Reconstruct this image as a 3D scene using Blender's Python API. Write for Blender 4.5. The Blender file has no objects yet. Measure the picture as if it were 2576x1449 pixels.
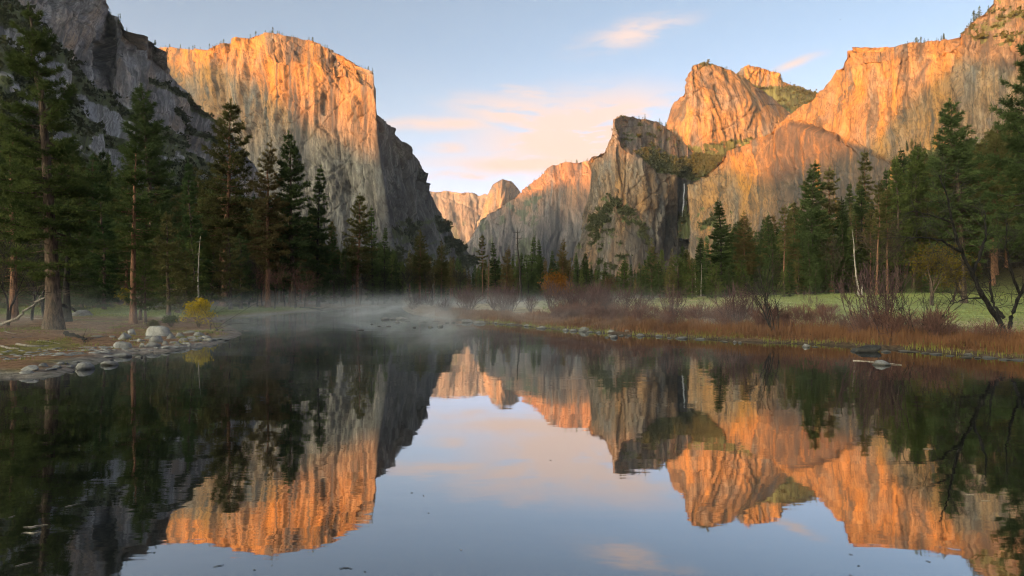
import bpy, math
import numpy as np
from mathutils import Vector

sc = bpy.context.scene
col = sc.collection
R = math.radians

# ------------------------------------------------------------------ camera
F, CX, HY, H = 683.0, 512.0, 295.0, 2.6         # focal length in pixels, image centre, horizon row, eye height
K = 1024 / 2576.0                               # the photograph was measured at 2576 px wide
cam = bpy.data.objects.new('camera', bpy.data.cameras.new('camera'))
col.objects.link(cam)
cam.location = (0, 0, H)
cam.rotation_euler = (R(90), 0, 0)
cam.data.sensor_width = 36.0
cam.data.lens = F / 1024 * 36.0
cam.data.shift_y = 7.0 / 1024
cam.data.clip_end = 60000
cam.data.clip_start = 0.1
sc.camera = cam

# ------------------------------------------------------------------ sun and sky
SUN_EL, SUN_AZ = 5.0, 45.0                      # degrees; azimuth measured from straight behind the camera to its left
sd = Vector((-math.sin(R(SUN_AZ)) * math.cos(R(SUN_EL)), -math.cos(R(SUN_AZ)) * math.cos(R(SUN_EL)), math.sin(R(SUN_EL))))
sun = bpy.data.objects.new('sun', bpy.data.lights.new('sun', 'SUN'))
col.objects.link(sun)
sun.rotation_euler = sd.to_track_quat('Z', 'Y').to_euler()
sun.data.energy = 3.4
sun.data.angle = R(0.6)
sun.data.color = (1.0, 0.32, 0.04)

world = bpy.data.worlds.new('World')
sc.world = world
world.use_nodes = True
wt = world.node_tree
wt.nodes.clear()


class NT:
    """tiny helper to write node trees"""
    def __init__(s, tree): s.t = tree
    def n(s, typ, **kw):
        nd = s.t.nodes.new(typ)
        for k, v in kw.items():
            if k == 'i':
                for kk, vv in v.items():
                    sock = nd.inputs[kk]
                    if hasattr(vv, 'is_output'): s.t.links.new(vv, sock)
                    else: sock.default_value = vv
            else: setattr(nd, k, v)
        return nd
    def math(s, op, a, b=None, c=None, clamp=False):
        nd = s.t.nodes.new('ShaderNodeMath'); nd.operation = op; nd.use_clamp = clamp
        for i, v in enumerate((a, b, c)):
            if v is None: continue
            if hasattr(v, 'is_output'): s.t.links.new(v, nd.inputs[i])
            else: nd.inputs[i].default_value = v
        return nd.outputs[0]
    def mix(s, fac, a, b, blend='MIX'):
        nd = s.t.nodes.new('ShaderNodeMix'); nd.data_type = 'RGBA'; nd.blend_type = blend
        for idx, v in ((0, fac), (6, a), (7, b)):
            if hasattr(v, 'is_output'): s.t.links.new(v, nd.inputs[idx])
            else: nd.inputs[idx].default_value = v if idx == 0 else (*v, 1.0)[:4]
        return nd.outputs[2]
    def noise(s, vec, scale, detail=4.0, rough=0.55, dist=0.0):
        nd = s.n('ShaderNodeTexNoise', i={'Scale': scale, 'Detail': detail, 'Roughness': rough, 'Distortion': dist})
        if vec is not None: s.t.links.new(vec, nd.inputs['Vector'])
        return nd.outputs['Fac']
    def mapping(s, vec, scale=(1, 1, 1), loc=(0, 0, 0), rot=(0, 0, 0)):
        return s.n('ShaderNodeMapping', i={'Vector': vec, 'Scale': scale, 'Location': loc, 'Rotation': rot}).outputs[0]
    def ramp(s, v, a, b, lo=0.0, hi=1.0):
        nd = s.n('ShaderNodeMapRange', interpolation_type='SMOOTHSTEP', i={'Value': v, 'From Min': a, 'From Max': b, 'To Min': lo, 'To Max': hi})
        return nd.outputs[0]
    def link(s, a, b): s.t.links.new(a, b)


w = NT(wt)
sky = w.n('ShaderNodeTexSky', sky_type='NISHITA')
sky.sun_disc = False
sky.sun_elevation = R(SUN_EL)
sky.sun_rotation = math.atan2(sd.x, sd.y)
sky.altitude = 1200
sky.air_density = 0.22
sky.dust_density = 8.0
sky.ozone_density = 0.0
dirv = w.n('ShaderNodeTexCoord').outputs['Generated']
sx = w.n('ShaderNodeSeparateXYZ', i={0: dirv})
az = w.math('ARCTAN2', sx.outputs[0], sx.outputs[1])
el = w.math('ARCSINE', sx.outputs[2])
ae = w.n('ShaderNodeCombineXYZ', i={0: az, 1: el}).outputs[0]
zz = w.math('MAXIMUM', sx.outputs[2], 0.03)
plane = w.n('ShaderNodeCombineXYZ', i={0: w.math('DIVIDE', sx.outputs[0], zz), 1: w.math('DIVIDE', sx.outputs[1], zz)}).outputs[0]
warp = w.n('ShaderNodeTexNoise', i={'Vector': w.mapping(ae, (5, 9, 1)), 'Scale': 1.0, 'Detail': 3.0}).outputs['Color']
wae = w.n('ShaderNodeVectorMath', operation='ADD', i={0: ae, 1: w.n('ShaderNodeVectorMath', operation='MULTIPLY', i={0: warp, 1: (0.10, 0.035, 0)}).outputs[0]}).outputs[0]
n1 = w.noise(w.mapping(wae, (9, 46, 1), rot=(0, 0, 0.10)), 1.0, 8, 0.62, 0.2)
n3 = w.noise(w.mapping(wae, (3.5, 15, 1), (3, 1, 0), rot=(0, 0, -0.06)), 1.0, 6, 0.6, 0.3)
n2 = w.noise(w.mapping(plane, (0.5, 0.22, 1)), 1.0, 6, 0.6, 0.3)
cirrus = w.math('MULTIPLY', w.ramp(n2, 0.58, 0.9), 0.35)          # thin cirrus everywhere
clouds = 0.0
shape = w.math('ADD', w.math('MULTIPLY', n1, 0.68), w.math('MULTIPLY', n3, 0.32))


def cloud_spot(cx, cy, rx, ry, tilt, lo, hi, strength):
    a0 = math.atan((cx * K - CX) / F)
    e0 = math.atan((HY - cy * K) / F * math.cos(a0))
    rx, ry = rx * K / F * math.cos(a0) ** 2, ry * K / F * math.cos(a0)
    v = w.n('ShaderNodeVectorMath', operation='SUBTRACT', i={0: wae, 1: (a0 + 0.05, e0 + 0.0175, 0)}).outputs[0]
    v = w.n('ShaderNodeVectorRotate', rotation_type='Z_AXIS', i={'Vector': v, 'Angle': tilt}).outputs[0]
    v = w.n('ShaderNodeVectorMath', operation='MULTIPLY', i={0: v, 1: (1 / rx, 1 / ry, 0)}).outputs[0]
    d = w.n('ShaderNodeVectorMath', operation='LENGTH', i={0: v}).outputs['Value']
    m = w.ramp(d, 1.25, 0.0)
    # the patch thins out towards its rim: the noise has to rise higher to show
    return w.math('MULTIPLY', w.math('MULTIPLY', m, w.ramp(shape, lo, hi)), strength)


for c in ((1490, 330, 360, 125, -0.06, 0.38, 0.52, 1.35), (1330, 300, 260, 60, 0.10, 0.37, 0.55, 1.1), (1110, 318, 220, 22, 0.03, 0.36, 0.56, 1.0),
          (1330, 234, 110, 24, 0.05, 0.38, 0.56, 1.0), (1600, 82, 190, 36, -0.16, 0.37, 0.56, 1.0),
          (2005, 158, 80, 12, -0.22, 0.34, 0.5, 0.9), (1380, 410, 380, 34, 0.0, 0.33, 0.53, 1.1),
          (1160, 440, 170, 14, 0.0, 0.36, 0.55, 0.9), (1130, 372, 90, 16, 0.02, 0.38, 0.58, 0.8)):
    clouds = w.math('MAXIMUM', clouds, cloud_spot(*c))
clouds = w.math('MINIMUM', clouds, 0.92)
veil = w.math('MULTIPLY', w.ramp(el, 0.36, 0.04), 0.58)           # warm twilight veil low all round the horizon
tinted = w.mix(1.0, sky.outputs[0], (1.0, 1.12, 0.97), 'MULTIPLY')
tinted = w.mix(veil, tinted, (1.42, 1.28, 1.12), 'LIGHTEN')
ccol = w.mix(w.ramp(el, 0.10, 0.34), (1.48, 0.97, 0.72), (1.32, 1.04, 0.95))
skyc = w.mix(clouds, w.mix(cirrus, tinted, ccol, 'LIGHTEN'), ccol)
bg = w.n('ShaderNodeBackground', i={'Color': skyc, 'Strength': 0.15})
w.link(bg.outputs[0], w.n('ShaderNodeOutputWorld').inputs[0])

vs = sc.view_settings
vs.view_transform = 'Standard'
vs.look = 'None'
vs.gamma = 1.0
vs.exposure = 2.3

sc.render.engine = 'CYCLES'
cy = sc.cycles
cy.use_denoising = True
cy.filter_width = 1.15
cy.sample_clamp_indirect = 4.0
try:
    cy.denoiser = 'OPENIMAGEDENOISE'
    cy.denoising_input_passes = 'RGB_ALBEDO_NORMAL'
    cy.denoising_prefilter = 'ACCURATE'
except Exception:
    pass
cy.max_bounces = 6
cy.diffuse_bounces = 3
cy.glossy_bounces = 3
cy.transmission_bounces = 2
cy.volume_bounces = 0
cy.transparent_max_bounces = 4
cy.caustics_reflective = False
cy.caustics_refractive = False

# ------------------------------------------------------------------ helpers


def rnd(seed): return np.random.default_rng(seed)


def perlin(x, y, z, seed=0):
    xi, yi, zi = np.floor(x).astype(np.int64), np.floor(y).astype(np.int64), np.floor(z).astype(np.int64)
    xf, yf, zf = x - xi, y - yi, z - zi
    u, v, ww = (t * t * t * (t * (t * 6 - 15) + 10) for t in (xf, yf, zf))

    def g(ix, iy, iz, dx, dy, dz):
        hh = (ix * 374761393 + iy * 668265263 + iz * 2147483647 + seed * 1442695041) & 0xFFFFFFFF
        hh = ((hh ^ (hh >> 13)) * 1274126177) & 0xFFFFFFFF
        hh = hh ^ (hh >> 16)
        a = (hh & 0x3FF) * (2 * math.pi / 1024)
        b = ((hh >> 10) & 0x3FF) / 511.5 - 1
        r = np.sqrt(np.maximum(0, 1 - b * b))
        return np.cos(a) * r * dx + np.sin(a) * r * dy + b * dz

    def lx(iy, iz, dy, dz):
        a = g(xi, yi + iy, zi + iz, xf, yf - dy, zf - dz)
        b = g(xi + 1, yi + iy, zi + iz, xf - 1, yf - dy, zf - dz)
        return a + u * (b - a)
    p = lx(0, 0, 0, 0); q = lx(1, 0, 1, 0)
    r0 = p + v * (q - p)
    p = lx(0, 1, 0, 1); q = lx(1, 1, 1, 1)
    r1 = p + v * (q - p)
    return (r0 + ww * (r1 - r0)) * 1.4


def fbm(x, y, z, oct=4, seed=0, gain=0.5):
    s = 0.0; a = 1.0
    for i in range(oct):
        s = s + a * perlin(x, y, z, seed + i * 17)
        x, y, z = x * 2.03, y * 2.03, z * 2.03
        a *= gain
    return s


def sstep(a, b, x):
    t = np.clip((x - a) / (b - a), 0, 1)
    return t * t * (3 - 2 * t)


def mesh(name, V, quads=None, tris=None, mat=None, smooth=False, attr=None, wall=None):
    V = np.asarray(V, np.float32)
    me = bpy.data.meshes.new(name)
    nq = 0 if quads is None else len(quads)
    nt = 0 if tris is None else len(tris)
    loops = []
    if nq: loops.append(np.asarray(quads, np.int32).ravel())
    if nt: loops.append(np.asarray(tris, np.int32).ravel())
    loops = np.concatenate(loops)
    me.vertices.add(len(V)); me.vertices.foreach_set('co', V.ravel())
    me.loops.add(len(loops)); me.loops.foreach_set('vertex_index', loops)
    me.polygons.add(nq + nt)
    st = np.concatenate([np.arange(nq) * 4, nq * 4 + np.arange(nt) * 3]).astype(np.int32)
    me.polygons.foreach_set('loop_start', st)
    if smooth: me.polygons.foreach_set('use_smooth', np.ones(nq + nt, bool))
    me.update(calc_edges=True)
    if attr is not None:
        a = me.color_attributes.new('tint', 'FLOAT_COLOR', 'POINT')
        c = np.ones((len(V), 4), np.float32); c[:, :attr.shape[1]] = attr
        a.data.foreach_set('color', c.ravel())
    if wall is not None:
        a = me.attributes.new('wall', 'FLOAT_VECTOR', 'POINT')
        a.data.foreach_set('vector', np.asarray(wall, np.float32).ravel())
    if mat: me.materials.append(mat)
    return me


def obj(name, me, parent=None, loc=(0, 0, 0), rot=(0, 0, 0), scale=(1, 1, 1)):
    o = bpy.data.objects.new(name, me)
    col.objects.link(o)
    o.location, o.rotation_euler, o.scale = loc, rot, scale
    o.parent = parent
    return o


def tag(o, label=None, cat=None, group=None, kind=None):
    if label: o['label'] = label
    if cat: o['category'] = cat
    if group: o['group'] = group
    if kind: o['kind'] = kind
    return o


def thing(name, parts, loc, rotz, scale, label, cat, group=None, tilt=(0, 0)):
    """an Empty at the thing's base with one mesh child for each part"""
    e = obj(name, None, None, loc, (tilt[0], tilt[1], rotz), scale)
    e.empty_display_size = 0.2
    tag(e, label, cat, group)
    for pn, pm in parts: obj(pn, pm, e)
    return e


def grid_quads(nr, nc):
    i = np.arange(nr - 1)[:, None] * nc + np.arange(nc - 1)[None, :]
    return np.stack([i, i + 1, i + nc + 1, i + nc], -1).reshape(-1, 4)


def tube_segments(P0, P1, R0, R1, sides=4):
    """many tapered prisms at once"""
    P0, P1 = np.asarray(P0, float), np.asarray(P1, float)
    R0, R1 = np.asarray(R0, float), np.asarray(R1, float)
    d = P1 - P0
    d /= np.linalg.norm(d, axis=1, keepdims=True) + 1e-9
    ref = np.where(np.abs(d[:, 2:3]) > 0.9, np.array([[1.0, 0, 0]]), np.array([[0, 0, 1.0]]))
    a = np.cross(d, ref); a /= np.linalg.norm(a, axis=1, keepdims=True) + 1e-9
    b = np.cross(d, a)
    ang = np.arange(sides) * 2 * math.pi / sides
    ring = np.cos(ang)[None, :, None] * a[:, None, :] + np.sin(ang)[None, :, None] * b[:, None, :]
    V = np.concatenate([P0[:, None] + ring * R0[:, None, None], P1[:, None] + ring * R1[:, None, None]], 1)
    n = len(P0)
    k = np.arange(sides)
    q = np.stack([k, (k + 1) % sides, (k + 1) % sides + sides, k + sides], -1)
    Q = (q[None] + (np.arange(n) * 2 * sides)[:, None, None]).reshape(-1, 4)
    return V.reshape(-1, 3), Q


def path_tube(pts, radii, sides=8):
    """one continuous tapered tube along a path, end closed to a point"""
    pts = np.asarray(pts, float); n = len(pts)
    d = np.gradient(pts, axis=0); d /= np.linalg.norm(d, axis=1, keepdims=True) + 1e-9
    ref = np.where(np.abs(d[:, 2:3]) > 0.9, np.array([[1.0, 0, 0]]), np.array([[0, 0, 1.0]]))
    a = np.cross(d, ref); a /= np.linalg.norm(a, axis=1, keepdims=True) + 1e-9
    b = np.cross(d, a)
    ang = np.arange(sides) * 2 * math.pi / sides
    V = pts[:, None] + (np.cos(ang)[None, :, None] * a[:, None] + np.sin(ang)[None, :, None] * b[:, None]) * np.asarray(radii)[:, None, None]
    i = np.arange(n - 1)[:, None] * sides; k = np.arange(sides)[None]
    Q = np.stack([i + k, i + (k + 1) % sides, i + sides + (k + 1) % sides, i + sides + k], -1).reshape(-1, 4)
    return V.reshape(-1, 3), Q


def join(parts):
    V, Q, off = [], [], 0
    for v, q in parts:
        V.append(v); Q.append(np.asarray(q) + off); off += len(v)
    return np.concatenate(V), np.concatenate(Q)


# ------------------------------------------------------------------ materials


def material(name):
    m = bpy.data.materials.new(name)
    m.use_nodes = True
    m.node_tree.nodes.clear()
    t = NT(m.node_tree)
    out = t.n('ShaderNodeOutputMaterial')
    return m, t, out


def principled(t, out, color, rough=0.85, bump=None, bdist=0.1, spec=0.2):
    p = t.n('ShaderNodeBsdfPrincipled', i={'Roughness': rough, 'Specular IOR Level': spec})
    if hasattr(color, 'is_output'): t.link(color, p.inputs['Base Color'])
    else: p.inputs['Base Color'].default_value = (*color, 1)
    if bump is not None:
        b = t.n('ShaderNodeBump', i={'Height': bump, 'Distance': bdist, 'Strength': 1.0})
        t.link(b.outputs[0], p.inputs['Normal'])
    t.link(p.outputs[0], out.inputs[0])
    return p


def granite(name, s, dark, mid, pale, warm=(0.34, 0.155, 0.035), bump=5.0, vegc=(0.055, 0.062, 0.026), green=0.0):
    m, t, out = material(name)
    pos = t.n('ShaderNodeAttribute', attribute_name='wall').outputs['Vector']
    att = t.n('ShaderNodeVertexColor', layer_name='tint').outputs[0]
    a = t.n('ShaderNodeSeparateColor', i={0: att})
    st = t.noise(t.mapping(pos, (1 / (38 * s), 1 / (38 * s), 1 / (300 * s))), 1.0, 6, 0.62, 0.6)
    st2 = t.noise(t.mapping(pos, (1 / (12 * s), 1 / (12 * s), 1 / (80 * s)), (31, 7, 3)), 1.0, 5, 0.6, 0.3)
    bl = t.noise(t.mapping(pos, (1 / (170 * s), 1 / (170 * s), 1 / (240 * s)), (5, 9, 1)), 1.0, 5, 0.6, 0.5)
    cr = t.noise(t.mapping(pos, (1 / (26 * s), 1 / (26 * s), 1 / (90 * s)), (2, 4, 8), (0, 0.6, 0)), 1.0, 6, 0.68, 0.8)
    c = t.mix(t.ramp(st, 0.40, 0.58), dark, mid)
    c = t.mix(t.math('MULTIPLY', t.ramp(bl, 0.48, 0.72), 0.75), c, pale)
    c = t.mix(t.math('MULTIPLY', t.ramp(st2, 0.58, 0.44), 0.6), c, dark)
    gr = t.noise(t.mapping(pos, (1 / (90 * s), 1 / (90 * s), 1 / (130 * s)), (15, 2, 11)), 1.0, 4, 0.6, 0.8)
    c = t.mix(t.math('MULTIPLY', t.ramp(gr, 0.50, 0.62), 0.6), c, (sum(mid) / 3 * 0.80, sum(mid) / 3 * 0.80, sum(mid) / 3 * 0.82))
    # golden iron streaks, plus evening sun warmth painted into the upper faces
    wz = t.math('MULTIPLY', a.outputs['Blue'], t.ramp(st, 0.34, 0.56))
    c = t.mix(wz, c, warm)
    crack = t.ramp(t.math('ABSOLUTE', t.math('SUBTRACT', cr, 0.5)), 0.0, 0.018, 0.7, 0.0)
    c = t.mix(crack, c, tuple(x * 0.35 for x in dark))
    stn = t.math('MULTIPLY', a.outputs['Red'], t.ramp(st2, 0.66, 0.44, 0.7, 1.0))
    c = t.mix(stn, c, (0.045, 0.043, 0.048))
    vg = t.noise(t.mapping(pos, (1 / (30 * s),) * 3, (1, 2, 3)), 1.0, 5, 0.65)
    vf = t.ramp(t.math('ADD', vg, t.math('MULTIPLY', a.outputs['Green'], 0.8)), 0.78, 0.95)
    c = t.mix(vf, c, t.mix(t.ramp(st2, 0.4, 0.6), vegc, tuple(x * 1.9 for x in vegc)))
    st3 = t.noise(t.mapping(pos, (1 / (6 * s), 1 / (6 * s), 1 / (32 * s)), (3, 17, 2)), 1.0, 4, 0.65, 0.2)
    c = t.mix(t.math('MULTIPLY', t.ramp(st3, 0.52, 0.40), 0.45), c, tuple(x * 0.6 for x in dark))
    hgt = t.math('ADD', t.math('MULTIPLY', cr, 0.5), t.math('ADD', t.math('MULTIPLY', st2, 0.5), t.math('MULTIPLY', st3, 0.6)))
    principled(t, out, c, 0.9, hgt, bump * s, 0.1)
    return m


M_elcap = granite('granite_elcap', 1.0, (0.062, 0.056, 0.053), (0.178, 0.163, 0.15), (0.25, 0.237, 0.225))
M_left = granite('granite_shadow_wall', 0.5, (0.12, 0.115, 0.11), (0.40, 0.38, 0.36), (0.55, 0.535, 0.52), warm=(0.45, 0.31, 0.19))
M_right = granite('granite_right', 0.6, (0.07, 0.058, 0.05), (0.19, 0.155, 0.122), (0.255, 0.212, 0.17))
M_cath = granite('granite_cathedral', 0.9, (0.065, 0.054, 0.048), (0.185, 0.15, 0.125), (0.25, 0.20, 0.17))
M_far = granite('granite_far', 2.2, (0.085, 0.078, 0.078), (0.21, 0.185, 0.172), (0.30, 0.27, 0.25), vegc=(0.06, 0.06, 0.04))
M_spur = granite('granite_spur', 1.6, (0.065, 0.058, 0.063), (0.155, 0.13, 0.128), (0.215, 0.185, 0.178), warm=(0.30, 0.135, 0.055), vegc=(0.045, 0.048, 0.034))


def foliage(name, c1, c2, transl=0.25, scale=0.5):
    m, t, out = material(name)
    oi = t.n('ShaderNodeObjectInfo').outputs['Random']
    pos = t.n('ShaderNodeNewGeometry').outputs['Position']
    n = t.noise(pos, scale, 3)
    f = t.math('ADD', t.math('MULTIPLY', oi, 0.5), t.math('MULTIPLY', t.ramp(n, 0.35, 0.65), 0.5))
    c = t.mix(f, c1, c2)
    d = t.n('ShaderNodeBsdfDiffuse', i={'Color': c, 'Roughness': 0.6})
    tr = t.n('ShaderNodeBsdfTranslucent', i={'Color': c})
    mx = t.n('ShaderNodeMixShader', i={0: transl, 1: d.outputs[0], 2: tr.outputs[0]})
    t.link(mx.outputs[0], out.inputs[0])
    return m


def bark(name, c1, c2, s=1.0, rough=0.9):
    m, t, out = material(name)
    pos = t.n('ShaderNodeTexCoord').outputs['Object']
    n = t.noise(t.mapping(pos, (9 * s, 9 * s, 1.6 * s)), 1.0, 5, 0.65)
    c = t.mix(t.ramp(n, 0.36, 0.62), c1, c2)
    principled(t, out, c, rough, n, 0.05, 0.15)
    return m


F_dark = foliage('needles_dark', (0.028, 0.043, 0.02), (0.102, 0.138, 0.054), 0.4)
F_mid = foliage('needles_mid', (0.043, 0.065, 0.022), (0.15, 0.18, 0.06), 0.4)
F_olive = foliage('needles_olive', (0.056, 0.06, 0.023), (0.18, 0.163, 0.067), 0.4)
F_brown = foliage('needles_brown', (0.082, 0.056, 0.027), (0.18, 0.152, 0.065), 0.4)
F_green = foliage('needles_fresh', (0.034, 0.057, 0.024), (0.108, 0.158, 0.06), 0.4)
F_yellow = foliage('leaves_yellow', (0.4, 0.3, 0.015), (0.62, 0.46, 0.03), 0.35)
F_orange = foliage('leaves_orange', (0.17, 0.075, 0.02), (0.26, 0.13, 0.03), 0.35)
F_gold = foliage('leaves_gold', (0.11, 0.09, 0.02), (0.19, 0.14, 0.03), 0.35)
F_brush = foliage('brush_leaves', (0.035, 0.043, 0.02), (0.08, 0.078, 0.034), 0.2, 0.02)
F_sedge = foliage('sedge_blades', (0.075, 0.037, 0.022), (0.235, 0.118, 0.06), 0.3, 0.35)
F_bank = foliage('bank_blades', (0.11, 0.14, 0.03), (0.26, 0.25, 0.06), 0.3, 0.5)
F_meadow = foliage('meadow_blades', (0.16, 0.20, 0.06), (0.28, 0.28, 0.11), 0.3, 0.2)
B_red = bark('bark_red', (0.085, 0.045, 0.03), (0.23, 0.125, 0.08))
B_brown = bark('bark_brown', (0.035, 0.026, 0.022), (0.12, 0.085, 0.065))
B_dark = bark('bark_dark', (0.012, 0.011, 0.011), (0.05, 0.043, 0.040))
B_pale = bark('bark_pale', (0.16, 0.14, 0.12), (0.36, 0.32, 0.28))
B_char = bark('bark_charred', (0.006, 0.006, 0.006), (0.022, 0.02, 0.019))
B_willow = bark('twigs_purple', (0.05, 0.032, 0.033), (0.125, 0.077, 0.078))
B_redtwig = bark('twigs_red', (0.09, 0.046, 0.04), (0.18, 0.092, 0.075))
B_wood = bark('weathered_wood', (0.10, 0.088, 0.078), (0.27, 0.24, 0.21), 0.6)


def rock_material(name, c1, c2, c3):
    m, t, out = material(name)
    pos = t.n('ShaderNodeNewGeometry').outputs['Position']
    n = t.noise(pos, 2.2, 6, 0.65); n2 = t.noise(pos, 14, 4, 0.6); n3 = t.noise(pos, 0.9, 3)
    c = t.mix(t.ramp(n, 0.35, 0.65), c1, c2)
    c = t.mix(t.math('MULTIPLY', t.ramp(n2, 0.52, 0.66), 0.6), c, c3)
    c = t.mix(t.math('MULTIPLY', t.ramp(n3, 0.56, 0.68), 0.5), c, (0.11, 0.11, 0.05))
    zc = t.n('ShaderNodeSeparateXYZ', i={0: pos}).outputs[2]
    c = t.mix(t.ramp(zc, 0.13, 0.02, 0.0, 0.75), c, (0.035, 0.034, 0.033))     # wet tide line at the water
    principled(t, out, c, 0.75, t.math('ADD', n, t.math('MULTIPLY', n2, 0.3)), 0.06, 0.3)
    return m


M_rock = rock_material('river_rock', (0.10, 0.10, 0.10), (0.22, 0.215, 0.21), (0.06, 0.06, 0.06))
M_rock_pale = rock_material('pale_granite_rock', (0.15, 0.15, 0.148), (0.27, 0.265, 0.26), (0.08, 0.08, 0.08))
M_rock_dark = rock_material('wet_black_rock', (0.018, 0.018, 0.018), (0.05, 0.05, 0.05), (0.01, 0.01, 0.01))

# ------------------------------------------------------------------ the river and the ground


def wpt(x, y):
    """photograph point (2576 px wide) on the water plane"""
    py = y * K - HY
    Y = F * H / py
    return ((x * K - CX) / F * Y, Y)


left_px = [(0, 952), (130, 950), (250, 915), (330, 890), (430, 884), (540, 868), (612, 842), (585, 822), (548, 806), (600, 797),
           (700, 790), (790, 782), (850, 777), (900, 773.5), (960, 770.5), (1000, 768.5)]
right_px = [(1010, 769.5), (1012, 778), (1035, 790), (1090, 800), (1180, 809), (1290, 818), (1400, 829), (1550, 841), (1750, 852), (1900, 861),
            (2100, 869), (2200, 876), (2400, 891), (2576, 906)]
lp = [wpt(*p) for p in left_px]
rp = [wpt(*p) for p in right_px]
far_reach = [(lp[-1][0] - 2, 185), (lp[-1][0] - 30, 215), (lp[-1][0] - 90, 240), (lp[-1][0] - 90, 250), (lp[-1][0] - 26, 226), (rp[0][0] + 3, 190)]
river = np.array([(-260, -30), (-260, 2), (-60, 14)] + lp + far_reach + rp + [(40, 29), (90, 36), (300, 40), (300, -30), (60, -4), (0, -2.5), (-60, -6)])


def river_sdf(X, Y):
    """signed distance to the river outline: positive on land"""
    shp = X.shape
    x, y = X.ravel(), Y.ravel()
    best = np.full(x.shape, 1e9); inside = np.zeros(x.shape, bool)
    n = len(river)
    for i in range(n):
        ax, ay = river[i]; bx, by = river[(i + 1) % n]
        dx, dy = bx - ax, by - ay
        t = np.clip(((x - ax) * dx + (y - ay) * dy) / (dx * dx + dy * dy + 1e-12), 0, 1)
        best = np.minimum(best, np.hypot(x - ax - t * dx, y - ay - t * dy))
        c = ((ay > y) != (by > y))
        with np.errstate(divide='ignore', invalid='ignore'):
            xi = (bx - ax) * (y - ay) / (by - ay + 1e-12) + ax
        inside ^= c & (x < xi)
    return np.where(inside, -best, best).reshape(shp)


def ground_z(X, Y, d=None, detail=True):
    X, Y = np.asarray(X, float), np.asarray(Y, float)
    if d is None: d = river_sdf(X, Y)
    land = 0.30 * (1 - np.exp(-np.maximum(d, 0) / 1.3)) + 0.0175 * np.clip(d, 0, 160) + 0.009 * np.clip(d - 8, 0, 110) * sstep(0, 12, X + 8) * sstep(10, 30, Y)
    right = sstep(0, 12, X - (-8)) * sstep(10, 30, Y)
    land = land + 0.10 * right * sstep(0.2, 3.0, d)
    leftflat = sstep(-8, -14, X) * sstep(60, 45, Y)
    land = land - leftflat * 0.17 * sstep(0.5, 4, d)
    z = np.where(d > 0, land, np.maximum(-1.2, d * 0.35))
    # feet of the valley walls
    z = z + 60 * (1 - np.exp(-0.42 * np.maximum(0, X - 85) / 60)) * sstep(90, 190, Y) * sstep(1500, 700, X)
    z = z + 40 * (1 - np.exp(-0.40 * np.maximum(0, -X - 75) / 40)) * sstep(60, 150, Y) * sstep(1500, 700, -X)
    if detail:
        amp = sstep(-0.4, 3, d)
        z = z + amp * (0.10 * fbm(X / 3.1, Y / 3.1, X * 0, 3, 5) + 0.22 * perlin(X / 14, Y / 14, X * 0, 9) * sstep(3, 20, d))
        z = z + 0.05 * sstep(-0.6, 0.0, d) * perlin(X / 1.1, Y / 1.1, X * 0, 33)
    return z


def axis(segs):
    out = []
    for a, b, n in segs: out.append(np.linspace(a, b, n, endpoint=False))
    return np.concatenate(out)


gx = np.concatenate([-np.geomspace(9000, 90, 40)[:-1], axis([(-90, -40, 70), (-40, 40, 180), (40, 110, 90)]), np.geomspace(110, 9000, 40)])
gy = np.concatenate([-np.geomspace(4800, 30, 24)[:-1], axis([(-30, 14, 20), (14, 70, 160), (70, 200, 120)]), np.geomspace(200, 12800, 46)])
GX, GY = np.meshgrid(gx, gy)
GD = river_sdf(GX, GY)
GZ = ground_z(GX, GY, GD)
# colours of the forest floor, sedge bank and meadow
nz = fbm(GX / 6, GY / 6, GX * 0, 4, 71); nz2 = fbm(GX / 1.7, GY / 1.7, GX * 0, 3, 91)
litter = np.array([0.17, 0.10, 0.062]); moss = np.array([0.13, 0.13, 0.04]); gravel = np.array([0.17, 0.165, 0.16])
straw = np.array([0.36, 0.29, 0.17]); meadow = np.array([0.24, 0.29, 0.10]); russet = np.array([0.15, 0.085, 0.05]); forest = np.array([0.05, 0.042, 0.026])


def lerp(a, b, f): return a + (b - a) * f[..., None]


C = np.broadcast_to(litter, GX.shape + (3,)).copy()
C = lerp(C, np.broadcast_to(moss, C.shape), sstep(0.15, 0.6, nz) * 0.8)
C = C * (1 + 0.35 * np.clip(nz2, -1, 1))[..., None]
C = lerp(C, np.broadcast_to(gravel, C.shape), sstep(1.6, 0.4, GD + 0.8 * nz2) * 0.75)
lg = sstep(60, 75, GY) * sstep(130, 110, GY) * sstep(-32, -36, GX) * sstep(-70, -62, GX)
C = lerp(C, np.broadcast_to(np.array([0.13, 0.17, 0.03]), C.shape), lg)
rs = sstep(-9, -4, GX + 0.02 * GY) * sstep(22, 30, GY)
RC = lerp(np.broadcast_to(russet, C.shape), np.broadcast_to(straw, C.shape), sstep(5, 14, GD + 2 * nz))
pale_or_green = sstep(14, 34, GX - (GY - 60) * 0.28 + 4 * nz)
RC = lerp(RC, np.broadcast_to(meadow, C.shape), np.maximum(sstep(9, 26, GD + 3 * nz) * pale_or_green, sstep(40, 75, GD + 6 * nz) * 0.35))
RC = RC * (1 + 0.35 * np.clip(nz2, -1, 1))[..., None] * (1 + 0.3 * np.clip(fbm(GX / 11, GY / 5, GX * 0, 3, 143), -1, 1))[..., None]
RC = lerp(RC, np.broadcast_to(np.array([0.16, 0.11, 0.06]), C.shape), sstep(0.35, 0.8, fbm(GX / 5, GY / 2.2, GX * 0, 4, 19)) * 0.6)
C = lerp(C, RC, rs)
C = lerp(C, np.broadcast_to(forest, C.shape), np.maximum(sstep(150, 175, GY), sstep(60, 110, np.abs(GX)) * sstep(70, 140, GY)))
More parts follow.
